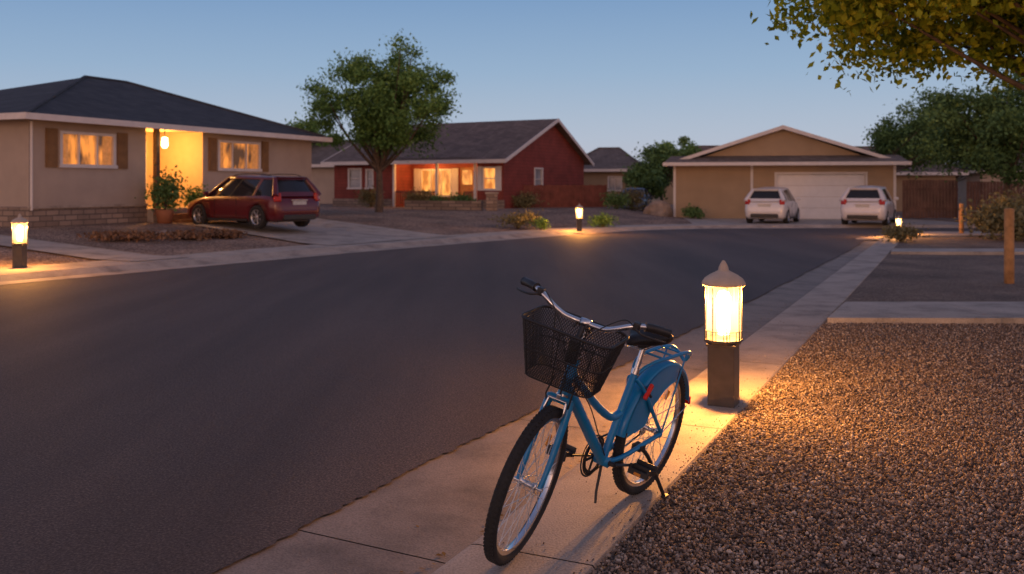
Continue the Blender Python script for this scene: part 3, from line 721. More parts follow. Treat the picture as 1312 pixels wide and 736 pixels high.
def bollard(loc,E,sc_=1,rz=0):
    e=empty('bollard_light',loc,rz); e.scale=(sc_,)*3
    m=M(); m.box((0,0,.205),(.190,.190,.45),m_bpost,bevel=.006); m.box((0,0,.432),(.21,.21,.018),m_bpost,bevel=.004); m.obj('post',e)
    h=M(); s8=8; ro=math.pi/8
    h.lathe([(0,.441),(.125,.441),(.14,.455),(.138,.468),(.12,.47),(0,.47)],m_bpost,s8,rot=ro,smooth=False)
    for k in range(8):
        a=ro+k*math.pi/4; x,y=.131*math.cos(a),.131*math.sin(a)
        h.tube([(x,y,.465),(x,y,.86)],.0042,m_bpost,6)
    for k in range(8):
        a=k*math.pi/4; 
        for o_ in (-.25,.25):
            x,y=.124*math.cos(a+o_*.9),.124*math.sin(a+o_*.9); h.tube([(x,y,.465),(x,y,.53)],.003,m_bpost,5)
    for z,rr in ((.53,.131),):
        P=[(rr*math.cos(ro+k*math.pi/4),rr*math.sin(ro+k*math.pi/4),z) for k in range(8)]
        for k in range(8): h.tube([P[k],P[(k+1)%8]],.003,m_bpost,5)
    h.obj('lantern_frame',e)
    c=M(); c.lathe([(0,.853),(.15,.853),(.155,.862),(.152,.878),(.135,.905),(.10,.930),(.06,.950),(.038,.962),(.034,.985),(.022,1.01),(.010,1.03),(0,1.034)],m_bcap,24); c.obj('cap',e)
    g=M(); g.lathe([(.122,.47),(.122,.852)],m_lg,s8,rot=ro,smooth=False); g.obj('glass',e)
    b_=M(); b_.lathe([(0,.50),(.04,.50),(.05,.56),(.05,.76),(.035,.81),(0,.82)],m_bulb,14); b_.obj('bulb',e)
    for k in range(2):
        a=k*math.pi; point('lamp_light',(.088*math.cos(a+.4),.088*math.sin(a+.4),.77),E/2,(1,.42,.09),.03,e)
bollard((1.52,6.73,0),740,1,math.radians(-25))
bollard((2.3,32.0,.03),650,.9)
bollard((-9.25,17.6,.03),560,.98)
bollard((12.1,29.3,.0),560,.62)

# ------------------------------------------------------------------ cars
m_tyre=simple('tyre_rubber',(.02,.02,.021),.85,var=.2,scale=30,bump=.3,bscale=90)
m_rim=simple('alloy_rim',(.5,.5,.52),.3,metal=.9,var=.05)
m_cglass=simple('car_glass',(.02,.022,.027),.05,var=.1)
m_tail=simple('tail_light',(.42,.018,.012),.2,var=.1)
m_blackp=simple('black_trim',(.025,.025,.027),.5,var=.1)
m_plate=simple('number_plate',(.5,.5,.48),.4,var=.15,scale=25)
def car(name,loc,hd,paint,Lc,Wc,Hc,suv=False):
    e=empty(name,loc,math.atan2(hd[1],hd[0]))
    hw=Wc/2; belt=Hc*(.62 if suv else .635); gc=.2 if suv else .17; wr=.345 if suv else .30
    S=[(-.5,.70,.38,.56),(-.496,.82,.33,.64*belt/.9),(-.484,.90,gc+.09,belt*.86),(-.466,.95,gc+.06,belt*.95),(-.43,.982,gc+.03,belt*.995),(-.36,1,gc,belt*1.01),(-.2,1,gc,belt*1.0),(0,1,gc,belt*.985),(.17,.995,gc,belt*.965),(.26,.985,gc,belt*.94),(.36,.965,gc,belt*.88),(.44,.92,gc+.02,belt*.80),(.485,.83,gc+.06,belt*.68),(.5,.70,.32,belt*.56)]
    vs=[];fs=[]
    for x,wf,zb,zt in S:
        w=hw*wf; h=zt-zb
        ring=[(.0,zb),(w*.84,zb),(w*.95,zb+h*.10),(w*.985,zb+h*.3),(w,zb+h*.55),(w*.98,zb+h*.78),(w*.935,zb+h*.94),(w*.86,zt),(w*.45,zt+.018),(0,zt+.025)]
        full=ring+[(-a,b) for a,b in ring[-2:0:-1]]
        for a,b in full: vs.append((x*Lc,a,b))
    k=18
    for i in range(len(S)-1):
        for j in range(k): fs.append([i*k+j,(i+1)*k+j,(i+1)*k+(j+1)%k,i*k+(j+1)%k])
    fs.append(list(range(k))); fs.append(list(range((len(S)-1)*k,len(S)*k))[::-1])
    m=M(); m.add(vs,fs,paint,True); body=m.obj('body',e)
    bm=bmesh.new(); bm.from_mesh(body.data); bmesh.ops.recalc_face_normals(bm,faces=bm.faces); bm.to_mesh(body.data); bm.free()
    ax=(-.305*Lc,.315*Lc)
    c=M()
    for x in ax: c.lathe([(0,-Wc),(wr*1.14,-Wc),(wr*1.14,Wc),(0,Wc)],m_blackp,32,Matrix.Translation((x,0,wr))@Matrix.Rotation(math.pi/2,4,'X'))
    cut=c.obj('cut',e)
    bm=bmesh.new(); bm.from_mesh(cut.data); bmesh.ops.remove_doubles(bm,verts=bm.verts,dist=1e-5); bmesh.ops.recalc_face_normals(bm,faces=bm.faces); bm.to_mesh(cut.data); bm.free()
    mod=body.modifiers.new('b','BOOLEAN'); mod.operation='DIFFERENCE'; mod.object=cut; mod.solver='EXACT'
    dg=bpy.context.evaluated_depsgraph_get(); nme=bpy.data.meshes.new_from_object(body.evaluated_get(dg))
    body.modifiers.clear()
    if len(nme.polygons)>50: body.data=nme
    bpy.data.objects.remove(cut)
    if len(body.data.materials)==0: body.data.materials.append(paint)
    m=M(); m.box((0,0,belt*.5),(Lc*.86,Wc*.62,belt*.6),m_blackp); m.obj('chassis',e)
    b0=belt*.965
    bx=[(-.470,-.385),(.245,.03)] if not suv else [(-.475,-.405),(.25,.05)]
    wb=hw*.90; wtp=hw*.66; zt=Hc-.065
    Cb=[V((bx[0][0]*Lc,-wb,b0)),V((bx[1][0]*Lc,-wb*.97,b0-.02)),V((bx[1][0]*Lc,wb*.97,b0-.02)),V((bx[0][0]*Lc,wb,b0))]
    Ct=[V((bx[0][1]*Lc,-wtp*.94,zt-.05)),V((bx[1][1]*Lc,-wtp,zt)),V((bx[1][1]*Lc,wtp,zt)),V((bx[0][1]*Lc,wtp*.94,zt-.05))]
    m=M()
    def ring(f,gr=0):
        out=[]
        for i in range(4):
            a=Cb[i].lerp(Ct[i],f); b=Cb[(i+1)%4].lerp(Ct[(i+1)%4],f)
            nrm=[V((0,-1,0)),V((1,0,0)),V((0,1,0)),V((-1,0,0))][i]
            for q in range(5):
                p=a.lerp(b,q/5); bul=math.sin(math.pi*q/5)*.05
                p=p+nrm*(bul*(.5 if i%2==0 else 1)+math.sin(math.pi*f)*.02+gr*(1 if q else 0))
                out.append(p)
        return out
    R=[ring(f) for f in (0,.25,.5,.75,1)]
    vs=[p for r_ in R for p in r_]; fs=[]
    for i in range(4):
        for j in range(20): fs.append([i*20+j,i*20+(j+1)%20,(i+1)*20+(j+1)%20,(i+1)*20+j])
    m.add(vs,fs,m_cglass,True); m.obj('windows',e)
    m=M()
    R2=[ring(f,.008) for f in (0,.13,.24)]
    vs=[p for r_ in R2 for p in r_]; fs=[]
    for i in range(2):
        for j in range(15,20): fs.append([i*20+j,i*20+(j+1)%20,(i+1)*20+(j+1)%20,(i+1)*20+j])
    m.add(vs,fs,paint,True)
    top=R[-1]; cen=V((sum(p.x for p in top)/20,0,zt)); vs=[];fs=[]
    for f,dz in ((1.06,-.045),(1.05,.0),(.97,.030),(.82,.050),(.5,.064),(.2,.068)):
        for p in top: q=cen+(p-cen)*f; vs.append((q.x,q.y,p.z+dz))
    for i in range(5):
        for j in range(20): fs.append([i*20+j,i*20+(j+1)%20,(i+1)*20+(j+1)%20,(i+1)*20+j])
    fs.append(list(range(100,120)))
    m.add(vs,fs,paint,True)
    for i in range(4): m.tube([Cb[i],Cb[i].lerp(Ct[i],.5)+V((0,0,.01)),Ct[i]],[.10,.085,.06] if i in(0,3) else [.04,.035,.035],paint,8)
    for f,wd in ((.30,.06),(.64,.03)):
        for a,b in ((0,1),(3,2)):
            q0=Cb[a].lerp(Cb[b],f); q1=Ct[a].lerp(Ct[b],f if f>.5 else f*.8); sg=-1 if a==0 else 1
            m.tube([q0+V((0,sg*.008,0)),q0.lerp(q1,.5)+V((0,sg*.03,0)),q1+V((0,sg*.02,0))],wd,(m_blackp if f>.5 else paint),6,flat=.45)
    if suv:
        for sg in (-1,1): m.tube(cr([(-.36*Lc,sg*wtp*.93,zt+.02),(-.28*Lc,sg*wtp*.93,zt+.075),(-.05*Lc,sg*wtp*.93,zt+.08),(.03*Lc,sg*wtp*.93,zt+.03)],4),.014,m_blackp,6)
    m.box((bx[0][1]*Lc-.06,0,zt-.02),(.16,wtp*1.75,.03),paint,Matrix.Rotation(-.12,4,'Y'),bevel=.01)
    m.obj('roof_and_pillars',e)
    m=M(); xr=-.5*Lc
    m.box((xr+.04,0,.34),(.12,Wc*.66,.16),m_blackp,bevel=.03); m.box((xr+.03,0,.50),(.10,Wc*.76,.15),paint,bevel=.05,seg=3)
    m.box((xr+.03,0,belt*.76),(.03,.5,.12),m_plate,bevel=.004)
    m.box((xr+.035,0,belt*.76+.085),(.03,.6,.02),m_rim)
    for sg in (-1,1):
        m.box((xr+.13,sg*hw*.81,belt*.93),(.13,.25*hw,.22 if not suv else .26),m_tail,Matrix.Rotation(sg*-.5,4,'Z')@Matrix.Rotation(.25,4,'Y'),bevel=.04,seg=3)
        m.box((-.25*Lc,sg*hw*.995,belt*.86),(.16,.02,.025),paint,bevel=.006); m.box((0,sg*hw*.995,belt*.86),(.16,.02,.025),paint,bevel=.006)
        m.box((.2*Lc,sg*(hw+.08),belt+.04),(.1,.17,.12),paint,bevel=.035)
        m.box((0,sg*hw*.97,gc+.05),(Lc*.42,.05,.07),m_blackp,bevel=.015)
        m.box((.47*Lc,sg*hw*.66,belt*.66),(.1,.3,.13),m_plate,bevel=.03)
        for xx in (-.1*Lc,.13*Lc): m.box((xx,sg*hw*.992,belt*.62),(.006,.008,belt*.55),m_blackp)
    m.obj('trim_and_lights',e)
    m=M()
    for x in ax:
        for sg in (-1,1):
            T=Matrix.Translation((x,sg*(hw-.105),wr))@Matrix.Rotation(math.pi/2*sg*-1,4,'X')
            m.lathe([(wr*.62,-.09),(wr*.93,-.1),(wr,-.07),(wr,.07),(wr*.93,.1),(wr*.66,.095),(wr*.64,.07)],m_tyre,28,T)
            m.lathe([(wr*.66,.09),(wr*.60,.085),(wr*.57,.03),(0,.03)],m_blackp,24,T)
            for kk in range(7):
                A=Matrix.Rotation(kk*2*math.pi/7,4,'Z'); m.box((0,0,0),(wr*.6,.045,.03),m_rim,T@A@Matrix.Translation((wr*.31,0,.062)),bevel=.008)
            m.lathe([(wr*.655,.095),(wr*.59,.085),(wr*.58,.05)],m_rim,28,T); m.lathe([(0,.09),(.05,.085),(.06,.05)],m_rim,12,T)
    m.obj('wheels',e)
def paint(name,c,coat=.6): return simple(name,c,.32,metal=.1,var=.04,coat=coat)
car('red_suv',(-7.95,28.55,gz(-7.9,28.6)+.045),(-.80,.60),paint('maroon_car_paint',(.11,.008,.014)),4.5,1.8,1.58,True)
pw_=paint('white_car_paint',(.72,.71,.72)); ps=paint('silver_car_paint',(.70,.69,.72))
car('white_hatchback',(11.05,39.6,.012),(.44,.90),pw_,3.95,1.68,1.50)
car('white_hatchback',(14.5,38.0,.012),(.47,.88),ps,4.1,1.72,1.55)
car('blue_hatchback',(7.2,55,.05),(-.25,-.97),paint('blue_car_paint',(.14,.22,.34)),3.9,1.65,1.4)

# ------------------------------------------------------------------ bicycle
m_blue=simple('blue_bike_paint',(.006,.22,.50),.36,var=.08,scale=6,coat=.25,spec=.4)
m_chrome=simple('chrome',(.72,.72,.74),.22,metal=1,var=.06,scale=20)
m_spoke=simple('steel_spokes',(.75,.75,.75),.4,metal=.5,var=.05)
m_bk=simple('black_bike_parts',(.022,.022,.024),.45,var=.2,scale=20)
m_sad=simple('saddle_vinyl',(.014,.014,.015),.55,var=.1,bump=.2,bscale=120,spec=.3)
m_refl=simple('red_reflector',(.7,.03,.02),.15,var=.1)
m_amber=simple('amber_reflector',(.8,.3,.03),.2,var=.1)
lean=math.radians(12.3)
R0=V((.645,4.800)); F0=V((.010,3.93)); hv=(F0-R0).normalized()
hd=math.atan2(hv.y,hv.x)
BM=Matrix.Translation((R0.x,R0.y,.0))@Matrix.Rotation(hd,4,'Z')@Matrix.Rotation(-lean,4,'X')@Matrix.Translation((0,0,.004))
bike=empty('bicycle',mat=BM)
AR=V((0,0,.335)); AF=V((1.08,0,.335)); BB=V((.46,0,.285))
def wheel(m,c,front):
    T=Matrix.Translation(c)@Matrix.Rotation(math.pi/2,4,'X')
    pr=[(.292,-.014),(.302,-.022),(.316,-.0265),(.328,-.020),(.3345,-.009),(.336,0),(.3345,.009),(.328,.020),(.316,.0265),(.302,.022),(.292,.014)]
    m.lathe(pr,m_tyre,72,T)
    for k in range(90):
        a=2*math.pi*k/90
        for z in (-.013,.013):
            a2=a+(math.pi/90 if z>0 else 0)
            m.box((0,0,0),(.006,.012,.013),m_tyre,T@Matrix.Rotation(a2,4,'Z')@Matrix.Translation((.3330,0,z)))
    m.lathe([(.277,-.011),(.294,-.0155),(.298,-.0145),(.290,-.006),(.290,.006),(.298,.0145),(.294,.0155),(.277,.011),(.277,-.011)],m_chrome,72,T)
    hubw=.034
    m.lathe([(0,-.05),(.008,-.05),(.008,-hubw-.003),(.024,-hubw-.003),(.024,-hubw+.002),(.013,-hubw+.006),(.013,hubw-.006),(.024,hubw-.002),(.024,hubw+.003),(.008,hubw+.003),(.008,.05),(0,.05)],m_chrome,20,T)
    for k in range(32):
        side=1 if k%2 else -1
        a=2*math.pi*k/32; off=(1 if (k//2)%2 else -1)*math.radians(62)
        h=V((.021*math.cos(a+off),.021*math.sin(a+off),side*hubw)); r_=V((.281*math.cos(a),.281*math.sin(a),side*.004))
        m.tube([T@h,T@r_],.0016,m_spoke,5,caps=False)
    a=2.2; p=V((.2*math.cos(a),.2*math.sin(a),0)); m.box((0,0,0),(.05,.022,.010),m_amber,T@Matrix.Translation(p)@Matrix.Rotation(a,4,'Z'),bevel=.003)
    m.tube([T@V((.2795*math.cos(1.1),.2795*math.sin(1.1),0)),T@V((.25*math.cos(1.1),.25*math.sin(1.1),0))],.003,m_bk,6)
m=M(); wheel(m,AR,False)
T=Matrix.Translation(AR)@Matrix.Rotation(math.pi/2,4,'X')
for rr,z in ((.045,.040),(.036,.045),(.028,.049)): m.lathe([(rr-.008,z-.001),(rr,z-.001),(rr,z+.001),(rr-.008,z+.001),(rr-.008,z-.001)],m_bk,24,T)
m.obj('rear_wheel',bike)
m=M()
m.tube([BB,(.295,0,.705)],.0185,m_blue,14)
m.tube(cr([(.922,0,.735),(.80,0,.62),(.62,0,.44),tuple(BB)],6),.0255,m_blue,16)
m.tube(cr([(.90,0,.80),(.78,0,.705),(.60,0,.575),(.46,0,.50),(.376,0,.50)],6),.0195,m_blue,14)
m.tube([(.943,0,.695),(.882,0,.858)],.0235,m_blue,16)
m.tube([(.944,0,.692),(.940,0,.703)],.026,m_chrome,16); m.tube([(.884,0,.85),(.880,0,.864)],.026,m_chrome,16)
m.lathe([(0,-.036),(.024,-.036),(.024,.036),(0,.036)],m_blue,18,Matrix.Translation(BB)@Matrix.Rotation(math.pi/2,4,'X'))
for s_ in (-1,1):
    m.tube(cr([(BB.x-.02,s_*.025,BB.z),(.34,s_*.042,.29),(.15,s_*.052,.315),(0,s_*.058,.335)],4),.0115,m_blue,10)
    m.tube(cr([(.315,s_*.018,.665),(.25,s_*.045,.60),(.12,s_*.055,.46),(0,s_*.058,.34)],4),.0095,m_blue,10)
    m.box((.0,s_*.058,.338),(.035,.006,.045),m_blue,bevel=.003)
m.obj('frame',bike)
m=M()
m.tube(cr([(.91,.018,.77),(.75,.033,.63),(.6,.030,.45),(.5,.027,.33)],5),.0028,m_bk,6)
m.obj('brake_cable',bike)
m=M()
def arcstrip(R,a0,a1,mat,w=.031,n=30):
    vs=[];fs=[];sec=[(-w,-.018),(-w*.93,-.006),(-w*.6,.001),(0,.004),(w*.6,.001),(w*.93,-.006),(w,-.018)]
    sec2=[(a,b-.002) for a,b in reversed(sec)]
    full=sec+sec2; k=len(full)
    for i in range(n+1):
        a=math.radians(a0+(a1-a0)*i/n)
        for y,dr in full: vs.append((AR.x+(R+dr)*math.cos(a),y,AR.z+(R+dr)*math.sin(a)))
    for i in range(n):
        for j in range(k): fs.append([i*k+j,i*k+(j+1)%k,(i+1)*k+(j+1)%k,(i+1)*k+j])
    m.add(vs,fs,mat,True)
arcstrip(.362,8,165,m_blue,.034)
m.obj('rear_mudguard',bike)
m=M()
for s_ in (-1,1):
    vs=[];fs=[];n=26
    for i in range(n+1):
        f=i/n; a=math.radians(12+98*f); ri=.175+.10*f**2
        if f<.12: ri=.175+(.12-f)*.8
        for R in (ri,.30,.352):
            vs.append((R*math.cos(a),s_*(.039+.004*(R>.2)-.004*(R>.34)),.335+R*math.sin(a)))
    for i in range(n):
        for j in range(2): fs.append([i*3+j,i*3+j+1,(i+1)*3+j+1,(i+1)*3+j])
    m.add(vs,fs,m_blue,True)
    m.tube([V(vs[i*3]) for i in range(n+1)],.003,m_blue,6)
m.obj('skirt_guard',bike)
m=M()
for s_ in (-1,1):
    m.tube(cr([(.30,s_*.014,.69),(.22,s_*.04,.735),(.08,s_*.055,.745),(-.10,s_*.055,.745),(-.19,s_*.045,.728),(-.235,s_*.02,.685),(-.24,0,.665)],5),.0095,m_blue,8)
    m.tube([(-.13,s_*.055,.743),(-.005,s_*.062,.36)],.005,m_blue,8)
    m.tube([(-.345,s_*.02,.40),(-.005,s_*.062,.34)],.003,m_chrome,6)
for x in (.12,.02,-.08): m.tube([(x,-.055,.745),(x,.055,.745)],.006,m_blue,8)
m.obj('rear_rack',bike)
m=M(); m.box((-.36,0,.43),(.014,.06,.045),m_refl,Matrix.Rotation(.2,4,'Y'),bevel=.005); m.box((.235,.058,.60),(.085,.018,.024),m_refl,Matrix.Rotation(.85,4,'Y'),bevel=.005)
m.tube([(.27,.02,.64),(.235,.05,.60),(.19,.055,.565)],.007,m_bk,8)
m.obj('reflectors_and_lock',bike)
dx_=.055; dz_=-.052
m=M(); m.tube([(.300,0,.685),(.264,0,.812)],.0135,m_chrome,12); m.tube([(.304,0,.682),(.296,0,.707)],.0215,m_chrome,14); m.box((.264,0,.820),(.05,.045,.03),m_bk,bevel=.008)
for s_ in (-1,1):
    m.tube([V(p)+V((dx_,0,dz_)) for p in cr([(.38,s_*.01,.895),(.30,s_*.022,.872),(.2,s_*.025,.870),(.13,s_*.045,.895)],4)],.0035,m_chrome,6)
    P=[(.145+dx_+.016*math.cos(a),s_*.055+.016*math.sin(a),.862+dz_+.0075*a/2) for a in np.arange(0,13,.5)]; m.tube(P,.003,m_chrome,5)
m.obj('seat_post',bike)
vs=[];fs=[]
prof_=[(.085,.045,.912,.040),(.092,.085,.930,.060),(.118,.108,.944,.075),(.162,.112,.948,.078),(.205,.096,.941,.070),(.25,.066,.932,.058),(.29,.042,.930,.048),(.33,.032,.930,.042),(.358,.024,.925,.034),(.370,.010,.914,.018)]
k=14
for x,w,z,h in prof_:
    for j in range(k):
        a=2*math.pi*j/k; cy=math.cos(a); sz_=math.sin(a)
        zz=z+(sz_*h*.25 if sz_>0 else sz_*h*.9)-(.012*cy*cy); vs.append((x+dx_,w*abs(cy)**.8*(1 if cy>0 else -1),zz+dz_))
for i in range(len(prof_)-1):
    for j in range(k): fs.append([i*k+j,i*k+(j+1)%k,(i+1)*k+(j+1)%k,(i+1)*k+j])
fs.append(list(range(k))[::-1]); fs.append(list(range((len(prof_)-1)*k,len(prof_)*k)))
m=M(); m.add(vs,fs,m_sad,True); so=m.obj('saddle',bike); ss=so.modifiers.new('s','SUBSURF'); ss.levels=1; ss.render_levels=2
m=M(); T=Matrix.Translation(BB+V((0,-.048,0)))@Matrix.Rotation(math.pi/2,4,'X')
m.lathe([(.070,-.002),(.088,-.002),(.088,.002),(.070,.002),(.070,-.002)],m_bk,40,T)
for k in range(44):
    a=2*math.pi*k/44; m.box((0,0,0),(.007,.006,.003),m_bk,T@Matrix.Rotation(a,4,'Z')@Matrix.Translation((.090,0,0)))
for k in range(5): m.box((0,0,0),(.07,.014,.005),m_bk,T@Matrix.Rotation(k*2*math.pi/5,4,'Z')@Matrix.Translation((.04,0,0)))
m.lathe([(.095,.006),(.104,.006),(.104,.008),(.095,.008),(.095,.006)],m_bk,40,T)
c_=[]
for a in np.linspace(math.radians(80),math.radians(-85),14): c_.append((BB.x+.09*math.cos(a),-.048,BB.z+.09*math.sin(a)))
for a in np.linspace(math.radians(-95),math.radians(-265),8): c_.append((AR.x+.040*math.cos(a),-.048,AR.z+.040*math.sin(a)))
m.tube(c_,.0048,m_bk,6,closed=True)
def crank(sg,ang_):
    d=V((math.cos(ang_),0,math.sin(ang_))); y=sg*.062; a=BB+V((0,y,0)); b=BB+d*.17+V((0,sg*.078,0))
    m.tube([a,b],[.012,.009],m_bk,8,flat=.6); m.tube([BB+V((0,sg*.03,0)),BB+V((0,sg*.07,0))],.011,m_bk,12)
    c=b+V((0,sg*.055,0)); m.tube([b,b+V((0,sg*.1,0))],.006,m_bk,8)
    R=Matrix.Rotation(-.25,4,'Y')
    m.box(c,(.016,.095,.028),m_bk,R,bevel=.002)
    for dx in (-.040,.040): m.box(c+V((dx,0,dx*-.25)),(.014,.105,.028),m_bk,R,bevel=.002)
    for dy in (-.048,.048): m.box(c+V((0,dy,0)),(.082,.012,.024),m_bk,R,bevel=.002)
    for dx in (-.049,.049): m.box(c+V((dx,0,dx*-.25)),(.004,.035,.012),m_amber,R)
crank(1,math.radians(192)); crank(-1,math.radians(12))
m.obj('cranks_and_chain',bike)
m=M(); m.tube(cr([(.17,.045,.295),(.12,.075,.24),(.02,.150,.046)],4),[.011,.010],m_bk,8); m.box((.014,.154,.044),(.05,.026,.012),m_bk,bevel=.004); m.box((.18,.038,.30),(.06,.05,.03),m_bk,bevel=.004)
m.tube([(.44,-.01,.265),(.50,.02,.15),(.515,.035,.10)],[.007,.006],m_bk,8)
m.obj('kickstand',bike)
ax_=V((-.347,0,.938)).normalized(); hp=V((.935,0,.71))
SM=Matrix.Translation(hp)@Matrix.Rotation(math.radians(12),4,ax_)@Matrix.Translation(-hp)
m=M(); wheel(m,AF,True); m.obj('front_wheel',bike,SM)
m=M()
m.box((.952,0,.682),(.055,.11,.032),m_blue,Matrix.Rotation(-.35,4,'Y'),bevel=.012)
for s_ in (-1,1):
    m.tube(cr([(.951,s_*.044,.69),(.972,s_*.051,.63),(1.012,s_*.053,.50),(1.050,s_*.053,.40),(1.08,s_*.05,.335)],5),[.0185,.0175,.0145,.012,.010],m_blue,12)
    m.tube([(1.08,s_*.038,.335),(1.08,s_*.066,.335)],.009,m_chrome,10)
    m.tube(cr([(.985,s_*.040,.685),(1.0,s_*.044,.64),(.99,s_*.030,.615)],4),.006,m_chrome,8)
m.tube([(.985,-.042,.69),(.985,.042,.69)],.006,m_chrome,8); m.box((.978,0,.70),(.02,.02,.03),m_chrome,bevel=.004)
m.obj('fork',bike,SM)
m=M()
m.tube([(.883,0,.855),(.838,0,.985)],.0125,m_chrome,14); m.tube(cr([(.84,0,.975),(.845,0,1.0),(.88,0,1.012)],4),.015,m_chrome,12)
hb=[(.88,0,1.012),(.882,.05,1.012),(.895,.10,1.020),(.908,.150,1.045),(.905,.200,1.072),(.885,.245,1.084),(.86,.285,1.083),(.822,.330,1.076)]
full=[(a,-b,c) for a,b,c in hb[::-1]]+hb[1:]
hc=cr(full,6); m.tube(hc,.0122,m_chrome,12)
m.lathe([(0,-.022),(.019,-.022),(.019,.022),(0,.022)],m_chrome,16,Matrix.Translation((.88,0,1.012))@Matrix.Rotation(math.pi/2,4,'X'))
m.obj('handlebar',bike,SM)
m=M()
for s_ in (-1,1):
    P=cr([(.881,s_*.252,1.085),(.855,s_*.290,1.083),(.815,s_*.340,1.074)],8)
    rr=[.0180+.0012*(i%2) for i in range(len(P))]; rr[0]=.0205; rr[-1]=.020
    m.tube(P,rr,m_bk,14)
    m.box((.898,s_*.222,1.080),(.035,.03,.035),m_bk,bevel=.006)
    m.tube(cr([(.915,s_*.225,1.072),(.920,s_*.26,1.060),(.890,s_*.31,1.050),(.862,s_*.345,1.045)],5),.0055,m_bk,8)
    m.tube(cr([(.91,s_*.21,1.08),(.96,s_*.17,1.10),(.99,s_*.06,.99),(.965,s_*.0,.80),(.97,0,.71)],6),.0026,m_bk,6)
m.obj('grips_and_brake_levers',bike,SM)
m=M(); m_bas=simple('basket_wire',(.014,.014,.016),.5,var=.1)
cx=1.002; zt_,zb_=1.020,.775
tw,td,bw,bd=.200,.140,.150,.100
def rr_pts(hw_,hd_,z,cx_,n=8,rc=.05):
    P=[]
    for (sx,sy,a0) in ((1,1,0),(-1,1,90),(-1,-1,180),(1,-1,270)):
        for i in range(n+1):
            a=math.radians(a0+90*i/n); P.append(V((cx_+sx*(hd_-rc)+rc*math.cos(a),sy*(hw_-rc)+rc*math.sin(a),z)))
    return P
def resample(P,n):
    P=P+[P[0]]; L=[0]
    for i in range(1,len(P)): L.append(L[-1]+(P[i]-P[i-1]).length)
    out=[]
    for k in range(n):
        d=L[-1]*k/n; i=max(j for j in range(len(L)) if L[j]<=d); i=min(i,len(P)-2)
        f=(d-L[i])/max(1e-9,L[i+1]-L[i]); out.append(P[i].lerp(P[i+1],f))
    return out
NP=96; topP=resample(rr_pts(tw,td,zt_,cx),NP); botP=resample(rr_pts(bw,bd,zb_,cx-.02),NP)
def bp(i,f): return botP[i%NP].lerp(topP[i%NP],f)
for k in range(0,NP,1):
    for dr in (1,-1):
        P=[bp(k+dr*q,q/14) for q in range(0,15,2)]
        m.tube(P,.0015,m_bas,4,caps=False)
for f in (0,.5): m.tube([bp(i,f) for i in range(NP)],.0028,m_bas,6,closed=True)
m.tube(topP,.0060,m_bas,8,closed=True)
for i in range(-9,10):
    y=i*.015; hx=bd*.97 if abs(y)<.10 else bd*.8
    m.tube([(cx-.02-hx,y,zb_),(cx-.02+hx,y,zb_)],.0014,m_bas,4)
for i in range(-6,7):
    x=cx-.02+i*.0150; m.tube([(x,-bw*.95,zb_),(x,bw*.95,zb_)],.0014,m_bas,4)
for k in range(0,NP,12): m.tube([bp(k,0),bp(k,1)],.0022,m_bas,5)
m.tube([(.87,-.035,1.00),(.91,-.035,.99)],.005,m_bas,6); m.tube([(.87,.035,1.00),(.91,.035,.99)],.005,m_bas,6)
for s_ in (-1,1): m.tube([(cx-.05,s_*.05,zb_),(.99,s_*.056,.70),(.975,s_*.05,.66)],.004,m_bas,6)
m.box((.945,0,.90),(.035,.05,.11),m_bk,bevel=.01); m.tube([(.93,0,.95),(.90,0,1.0)],.012,m_bk,8)
m.obj('wire_basket',bike,SM)

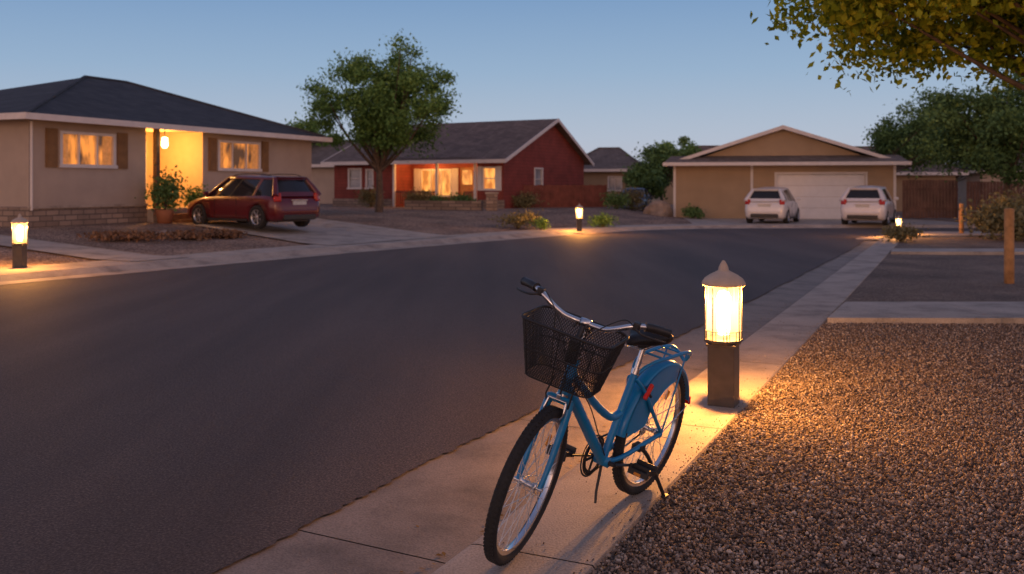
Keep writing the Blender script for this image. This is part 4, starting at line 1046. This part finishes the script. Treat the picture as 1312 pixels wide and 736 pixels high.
# ------------------------------------------------------------------ world, sun, camera
wd=bpy.data.worlds.new('World'); sc.world=wd; wd.use_nodes=True
nt=wd.node_tree; L=nt.links; bg=nt.nodes['Background']
tc=N(nt,'ShaderNodeTexCoord'); sp=N(nt,'ShaderNodeSeparateXYZ'); L.new(tc.outputs['Generated'],sp.inputs[0])
r=ramp(nt,[(0,(.49,.49,.57)),(.05,(.40,.48,.61)),(.12,(.27,.40,.585)),(.20,(.17,.30,.52)),(.5,(.12,.16,.32)),(1,(.12,.12,.20))]); L.new(sp.outputs[2],r.inputs['Fac'])
r2=ramp(nt,[(0,(1.4,.75,.55)),(.2,(.85,.53,.48)),(.5,(.32,.26,.33)),(1,(.13,.13,.20))]); L.new(sp.outputs[2],r2.inputs['Fac'])
mr=N(nt,'ShaderNodeMapRange'); L.new(sp.outputs[1],mr.inputs[0]); mr.inputs[1].default_value=.35; mr.inputs[2].default_value=-.6; mr.inputs[3].default_value=0; mr.inputs[4].default_value=1
mx=N(nt,'ShaderNodeMix',data_type='RGBA'); L.new(mr.outputs[0],mx.inputs[0]); L.new(r.outputs[0],mx.inputs[6]); L.new(r2.outputs[0],mx.inputs[7])
sky=N(nt,'ShaderNodeTexSky'); sky.sky_type='NISHITA'; sky.sun_disc=False; sky.sun_elevation=math.radians(2); sky.sun_rotation=math.radians(200)
ms=N(nt,'ShaderNodeMix',data_type='RGBA',blend_type='MULTIPLY'); ms.inputs[0].default_value=1; ms.inputs[7].default_value=(.02,.02,.02,1); L.new(sky.outputs[0],ms.inputs[6])
ad=N(nt,'ShaderNodeMix',data_type='RGBA',blend_type='ADD'); ad.inputs[0].default_value=1; L.new(mx.outputs[2],ad.inputs[6]); L.new(ms.outputs[2],ad.inputs[7])
L.new(ad.outputs[2],bg.inputs['Color']); bg.inputs['Strength'].default_value=1.0
sl_=bpy.data.lights.new('sun','SUN'); sl_.energy=.12; sl_.angle=math.radians(12); sl_.color=(1,.68,.5)
so=bpy.data.objects.new('sun',sl_); sc.collection.objects.link(so); so.rotation_euler=(math.radians(80),0,math.radians(-20))
cam=bpy.data.cameras.new('camera'); co=bpy.data.objects.new('camera',cam); sc.collection.objects.link(co)
co.location=(0,0,1.57); co.rotation_euler=(math.pi/2,0,0)
cam.sensor_width=36; cam.lens=1200/1312*36; cam.shift_y=-130/1312; cam.clip_start=.05; cam.clip_end=3000
cam.dof.use_dof=True; cam.dof.focus_distance=4.6; cam.dof.aperture_fstop=3.2
sc.camera=co
